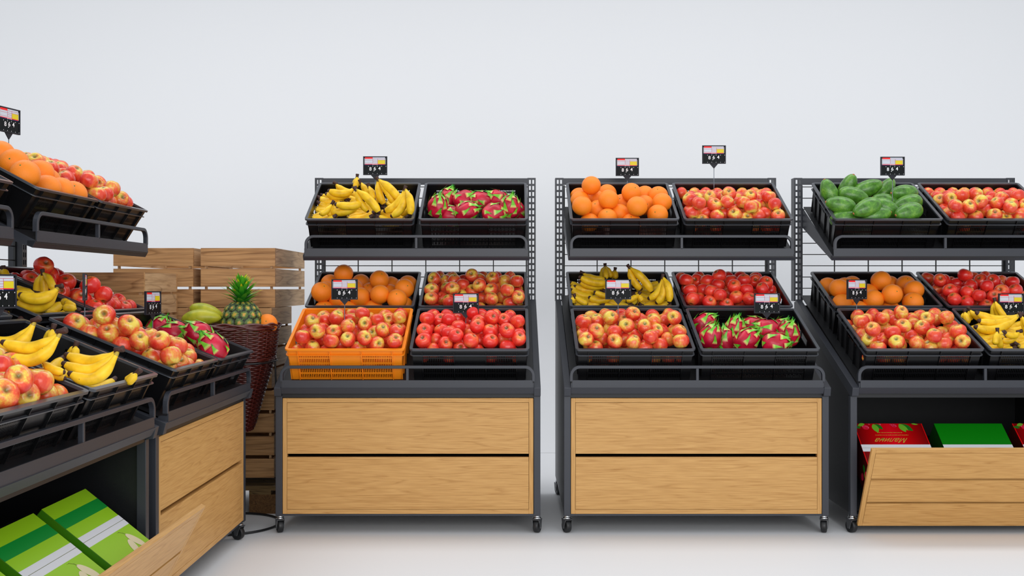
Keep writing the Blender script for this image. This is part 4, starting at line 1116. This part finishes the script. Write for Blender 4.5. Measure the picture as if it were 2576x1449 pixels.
slat_crate(-1.7576, -1.338, 6.06, 6.92, 1.4706, 3, .101, .1167, 'upper slatted wooden crate directly above the pineapple, three planks high')
slat_crate(-1.775, -1.335, 5.96, 6.50, 1.134, 4, .101, .1147, 'slatted wooden crate behind the basket rim, second in its stack')
slat_crate(-1.775, -1.318, 5.945, 6.50, .674, 4, .105, .125, 'lowest slatted wooden crate, on the pallet behind the basket', side='walnut')
slat_crate(-2.27, -1.80, 5.96, 6.50, 1.134, 4, .101, .1147, 'slatted wooden crate hidden mostly behind the far left stand')
slat_crate(-2.27, -1.80, 5.945, 6.50, .674, 4, .105, .125, 'lowest left slatted wooden crate, barely visible behind basket')
slat_crate(-2.30, -1.849, 5.39, 5.93, 1.323, 3, .0985, .1125, 'brown slatted crate just behind red apples, topmost of near stack')
slat_crate(-2.30, -1.849, 5.39, 5.93, .984, 3, .0985, .1125, 'brown slatted crate under the one behind red apples')
slat_crate(-2.30, -1.849, 5.39, 5.93, .645, 3, .0985, .1125, 'brown slatted crate, second from floor behind far left stand')
slat_crate(-2.30, -1.849, 5.39, 5.93, .3125, 3, .0985, .105, 'brown slatted crate on the floor behind far left stand')
def pallet(x0, x1, y0, y1):
    e = bpy.data.objects.new('pallet', None); COL.objects.link(e); e.location = ((x0+x1)/2, (y0+y1)/2, 0); tag(e, 'rough wooden pallet on the floor under the slatted crates', 'pallet')
    hx, hy = (x1-x0)/2, (y1-y0)/2
    for i in range(6):
        y = -hy+i*(2*hy-.08)/5; b = MB(); b.box(-hx, hx, y, y+.08, .128, .150, 'rough_wood'); obj('deck_board', b.mesh('deck_board'), e)
    for x in (-hx, -.05, hx-.15):
        b = MB(); b.box(x, x+.12, -hy, hy, .106, .128, 'rough_wood'); obj('stringer', b.mesh('stringer'), e)
        for y in (-hy, -.05, hy-.1):
            b = MB(); b.box(x, x+.15, y, y+.1, 0, .106, 'block_wood'); obj('block', b.mesh('block'), e, label='end-grain wooden block')
pallet(-2.27, -1.30, 5.92, 6.50)

# ------------------------------------------------------------------ wicker basket on stand with fruit
BX, BY = -1.487, 5.64
def sup(r, a, n=3.2):
    c, s = math.cos(a), math.sin(a); q = (abs(c)**n+abs(s)**n)**(-1/n); return r*q*c, r*q*s
def basket():
    e = bpy.data.objects.new('wicker_basket', None); COL.objects.link(e); e.location = (BX, BY, 0); tag(e, 'tall dark brown wicker basket holding a pineapple and fruit', 'basket')
    def weave(name, prof, pitch, nst, rad):
        b = MB(); zs = [p[1] for p in prof]; z = prof[0][1]; row = 0; seg = nst*4
        while z < prof[-1][1]:
            for i in range(len(prof)-1):
                if prof[i][1] <= z <= prof[i+1][1]:
                    f = (z-prof[i][1])/(prof[i+1][1]-prof[i][1]); r = prof[i][0]*(1-f)+prof[i+1][0]*f; break
            pts = []
            for k in range(seg):
                a = 2*math.pi*k/seg; w = .0062*math.sin(a*nst+math.pi*row)
                x, y = sup(r+w, a); pts.append((x, y, z+.0015*math.cos(a*nst)))
            b.tube(pts, rad, 'wicker', 6, closed=True); z += pitch; row += 1
        for k in range(nst):
            a = 2*math.pi*(k+.0)/nst
            b.tube([(*sup(r, a), z) for r, z in prof], .0032, 'wicker', 5)
        return obj(name, b.mesh(name, True, fix=False), e)
    weave('tub', [(.222, .872), (.232, .96), (.238, 1.035)], .0098, 26, .0047)
    weave('cone', [(.112, .50), (.125, .53), (.165, .68), (.20, .80), (.219, .868)], .0100, 22, .0047)
    b = MB()
    for j, (dr, dz) in enumerate(((0, 0), (.008, .004), (.004, .011), (.006, -.008))):
        pts = []; n = 96
        for k in range(n):
            a = 2*math.pi*k/n; x, y = sup(.243+dr+.004*math.sin(12*a+j*2.1), a); pts.append((x, y, 1.045+dz+.004*math.cos(12*a+j*2.1)))
        b.tube(pts, .0065, 'wicker', 7, closed=True)
    obj('rim', b.mesh('rim', True, fix=False), e, label='twisted wicker rim')
    b = MB()
    for dz in (0, .008):
        pts = [(*sup(.226+.003*math.sin(14*2*math.pi*k/96+dz*300), 2*math.pi*k/96), .872+dz) for k in range(96)]; b.tube(pts, .005, 'wicker', 6, closed=True)
    obj('waist_band', b.mesh('waist_band', True, fix=False), e)
    b = MB(); pts = [(*sup(.205, 2*math.pi*k/32), 0) for k in range(32)]
    v = b.verts([(x, y, .985) for x, y, _ in pts]); b.face(list(range(v, v+32)), 'wicker'); v = b.verts([(x*.5, y*.5, .505) for x, y, _ in pts]); b.face(list(range(v, v+32)), 'wicker')
    obj('inner_floor', b.mesh('inner_floor', fix=False), e)
    s = bpy.data.objects.new('basket_stand', None); COL.objects.link(s); s.location = (BX, BY, 0); tag(s, 'black wire stand with floor ring carrying the wicker basket', 'stand')
    b = MB(); b.tube([(*sup(.2355, 2*math.pi*k/64), .860) for k in range(64)], .0048, 'wire', 8, closed=True); obj('top_ring', b.mesh('top_ring', True), s)
    b = MB(); b.tube([(.262*math.cos(2*math.pi*k/64), .262*math.sin(2*math.pi*k/64), .0065) for k in range(64)], .0065, 'wire', 8, closed=True); obj('floor_ring', b.mesh('floor_ring', True), s)
    for a in (8, 98, 188, 278):
        x, y = sup(.2355, R(a)); b = MB(); r = .262
        for o_ in (-.010, .010):
            b.tube([(x-o_*math.sin(R(a)), y+o_*math.cos(R(a)), .860), (r*math.cos(R(a))-o_*math.sin(R(a)), r*math.sin(R(a))+o_*math.cos(R(a)), .008)], .004, 'wire', 8)
        obj('leg', b.mesh('leg', True), s)
basket()

def pineapple(loc):
    e = bpy.data.objects.new('pineapple', None); COL.objects.link(e); e.location = loc; tag(e, 'ripe pineapple with spiky green crown standing in the wicker basket', 'pineapple')
    b = MB(); ny = 72; seg = 144; H = .135; Rr = .102
    g1 = lin((92, 118, 56)); g2 = lin((18, 34, 14)); ye = lin((196, 172, 54)); pk = lin((232, 134, 76)); rn = random.Random(8)
    rings = 8.5; per = 13
    for i in range(ny+1):
        t = math.pi*(.02+.96*i/ny)
        r = Rr*math.sin(t)**.72; z = -H*math.cos(t)*.92
        arc = i/ny*rings
        for k in range(seg):
            u = k/seg*per
            # hex-like lattice of eyes
            best = 9
            for dj in (-1, 0, 1):
                j = math.floor(arc)+dj; off = .5 if j % 2 else 0
                du = (u-off)-round(u-off); dv = (arc-j-.5)
                q = math.sqrt((du*.98)**2+(dv*.86)**2)
                best = min(best, q)
            hgt = max(0, 1-(best/.52)**3)
            rr = r+.0075*hgt*(.4+.6*math.sin(t)); a = 2*math.pi*k/seg
            bj = best+rn.uniform(-.07, .07)
            if bj < .06: c = pk
            elif bj < .22:
                f = max(0, (bj-.06)/.16); c = tuple(ye[q]*(1-f*.5)+g1[q]*f*.5 for q in range(3))+(1,)
            elif bj < .43:
                f = rn.uniform(.6, 1.15); c = tuple(g1[q]*f for q in range(3))+(1,)
            else: c = g2
            b.verts([(rr*math.cos(a), rr*math.sin(a), z)], c)
    for i in range(ny):
        for k in range(seg):
            l = (k+1) % seg; b.face([i*seg+k, i*seg+l, (i+1)*seg+l, (i+1)*seg+k], 'pine')
    obj('fruit_body', b.mesh('fruit_body', True, fix=False), e, label='diamond-patterned green and yellow skin')
    b = MB(); rnd = random.Random(11); base_z = H*.88; dk = lin((36, 122, 26)); md = lin((92, 180, 38)); yl = lin((226, 214, 30))
    N = 64
    for q in range(N):
        f = q/(N-1); a = q*2.39996; z0 = base_z-.008+.100*f; tilt = R(86-68*f)+rnd.uniform(-.1, .1)
        L = (.078+.030*math.sin(math.pi*min(1, f*1.2)))*rnd.uniform(.88, 1.12)*(1.0-.22*f*f); wd = .0165*(1-.35*f)
        r0 = .030*(1-.75*f); rows = 7; base = len(b.v); d = Vector((math.cos(a), math.sin(a), 0)); S = Vector((-math.sin(a), math.cos(a), 0)); p = d*r0+Vector((0, 0, z0)); an = tilt*.75
        yel = rnd.random() < .45
        for i in range(rows+1):
            u = i/rows; w = wd*(1-u**2.2)
            c = dk if u < .35 else tuple(dk[k]*(1-u)+md[k]*u for k in range(3))+(1,)
            if yel and u > .72: c = yl
            curl = .004*(1-u)
            b.verts([p-S*w+d*(-curl), p+Vector((0, 0, -.003*(1-u))), p+S*w+d*(-curl)], c)
            an2 = an+(tilt-an)*min(1, u*1.3); p = p+(d*math.sin(an2)+Vector((0, 0, math.cos(an2))))*(L/rows)
        for i in range(rows):
            for j in (0, 1):
                v = base+i*3+j; b.face([v, v+1, v+4, v+3], 'pine_leaf')
    obj('crown', b.mesh('crown', True, fix=False), e, label='spiky green crown with yellow tips')
pineapple((-1.410, 5.60, 1.055))
def mango_mesh():
    b = MB(); n = 18; pts = []; rads = []
    for i in range(n+1):
        u = i/n; x = -.105+.21*u; pts.append((x, 0, -.014*math.cos((u-.5)*2.6)*-1-.02)); rads.append(max(.002, .051*math.sin(math.pi*min(1, max(0, u)))**.5*(1-.28*u)))
    b.tube(pts, rads, 'mango', 18); return b.mesh('mango', True)
MG = mango_mesh()
o = obj('mango', MG, None, (-1.608, 5.55, 1.098), (0, R(-4), 0)); tag(o, 'long yellow-green mango lying in front at the basket left', 'mango', 'mangoes in the basket')
o = obj('mango', MG, None, (-1.590, 5.64, 1.118), (0, R(22), R(6))); tag(o, 'yellow-green mango propped up behind the front one in basket', 'mango', 'mangoes in the basket')
SPH = sphere_mesh('peach', 'peach', .045, .045, .043, dim=.06)
o = obj('peach', SPH, None, (-1.506, 5.69, 1.086)); tag(o, 'pale orange peach squeezed between mango and pineapple', 'peach')
o = obj('apple', APR[0], None, (-1.495, 5.79, 1.125), (.4, .2, 0)); o.scale = (1.2,)*3; tag(o, 'red apple peeking behind the pineapple in the basket', 'apple')
o = obj('orange', ORM, None, (-1.285, 5.63, 1.055), (1.2, .3, 0)); tag(o, 'orange at the right side of the pineapple in the basket', 'orange')
bb = bpy.data.objects.new('stem_button', BUT); COL.objects.link(bb); bb.parent = o

# ------------------------------------------------------------------ light
w = bpy.data.worlds.new('studio'); scn.world = w; w.use_nodes = True
w.node_tree.nodes['Background'].inputs[0].default_value = (.93, .96, 1.0, 1); w.node_tree.nodes['Background'].inputs[1].default_value = .77
def area(name, loc, target, sx, sy, power, col=(1, 1, 1)):
    l = bpy.data.lights.new(name, 'AREA'); l.shape = 'RECTANGLE'; l.size = sx; l.size_y = sy; l.energy = power; l.color = col
    o = bpy.data.objects.new(name, l); COL.objects.link(o); o.location = loc
    o.rotation_euler = (Vector(target)-Vector(loc)).to_track_quat('-Z', 'Y').to_euler()
    return o
area('softbox_overhead', (0, 6.1, 4.9), (0, 5.6, 0), 9, 1.2, 100)
area('fill_front', (.8, -2.4, 2.5), (0, 5.4, 1.0), 7.5, 3, 270, (1, 1, 1))  # added fill light, no visible source, lifts fruit under the shelves

# ------------------------------------------------------------------ camera
cam = bpy.data.cameras.new('camera'); co = bpy.data.objects.new('camera', cam); COL.objects.link(co)
co.location = (0, 0, CAMZ); co.rotation_euler = (R(90), 0, 0)
cam.sensor_width = 36; cam.lens = F/2576*36; cam.clip_start = .05; cam.clip_end = 60
scn.camera = co
vs = scn.view_settings; vs.view_transform = 'Standard'; vs.look = 'None'; vs.exposure = 0; vs.gamma = 1; vs.use_curve_mapping = False
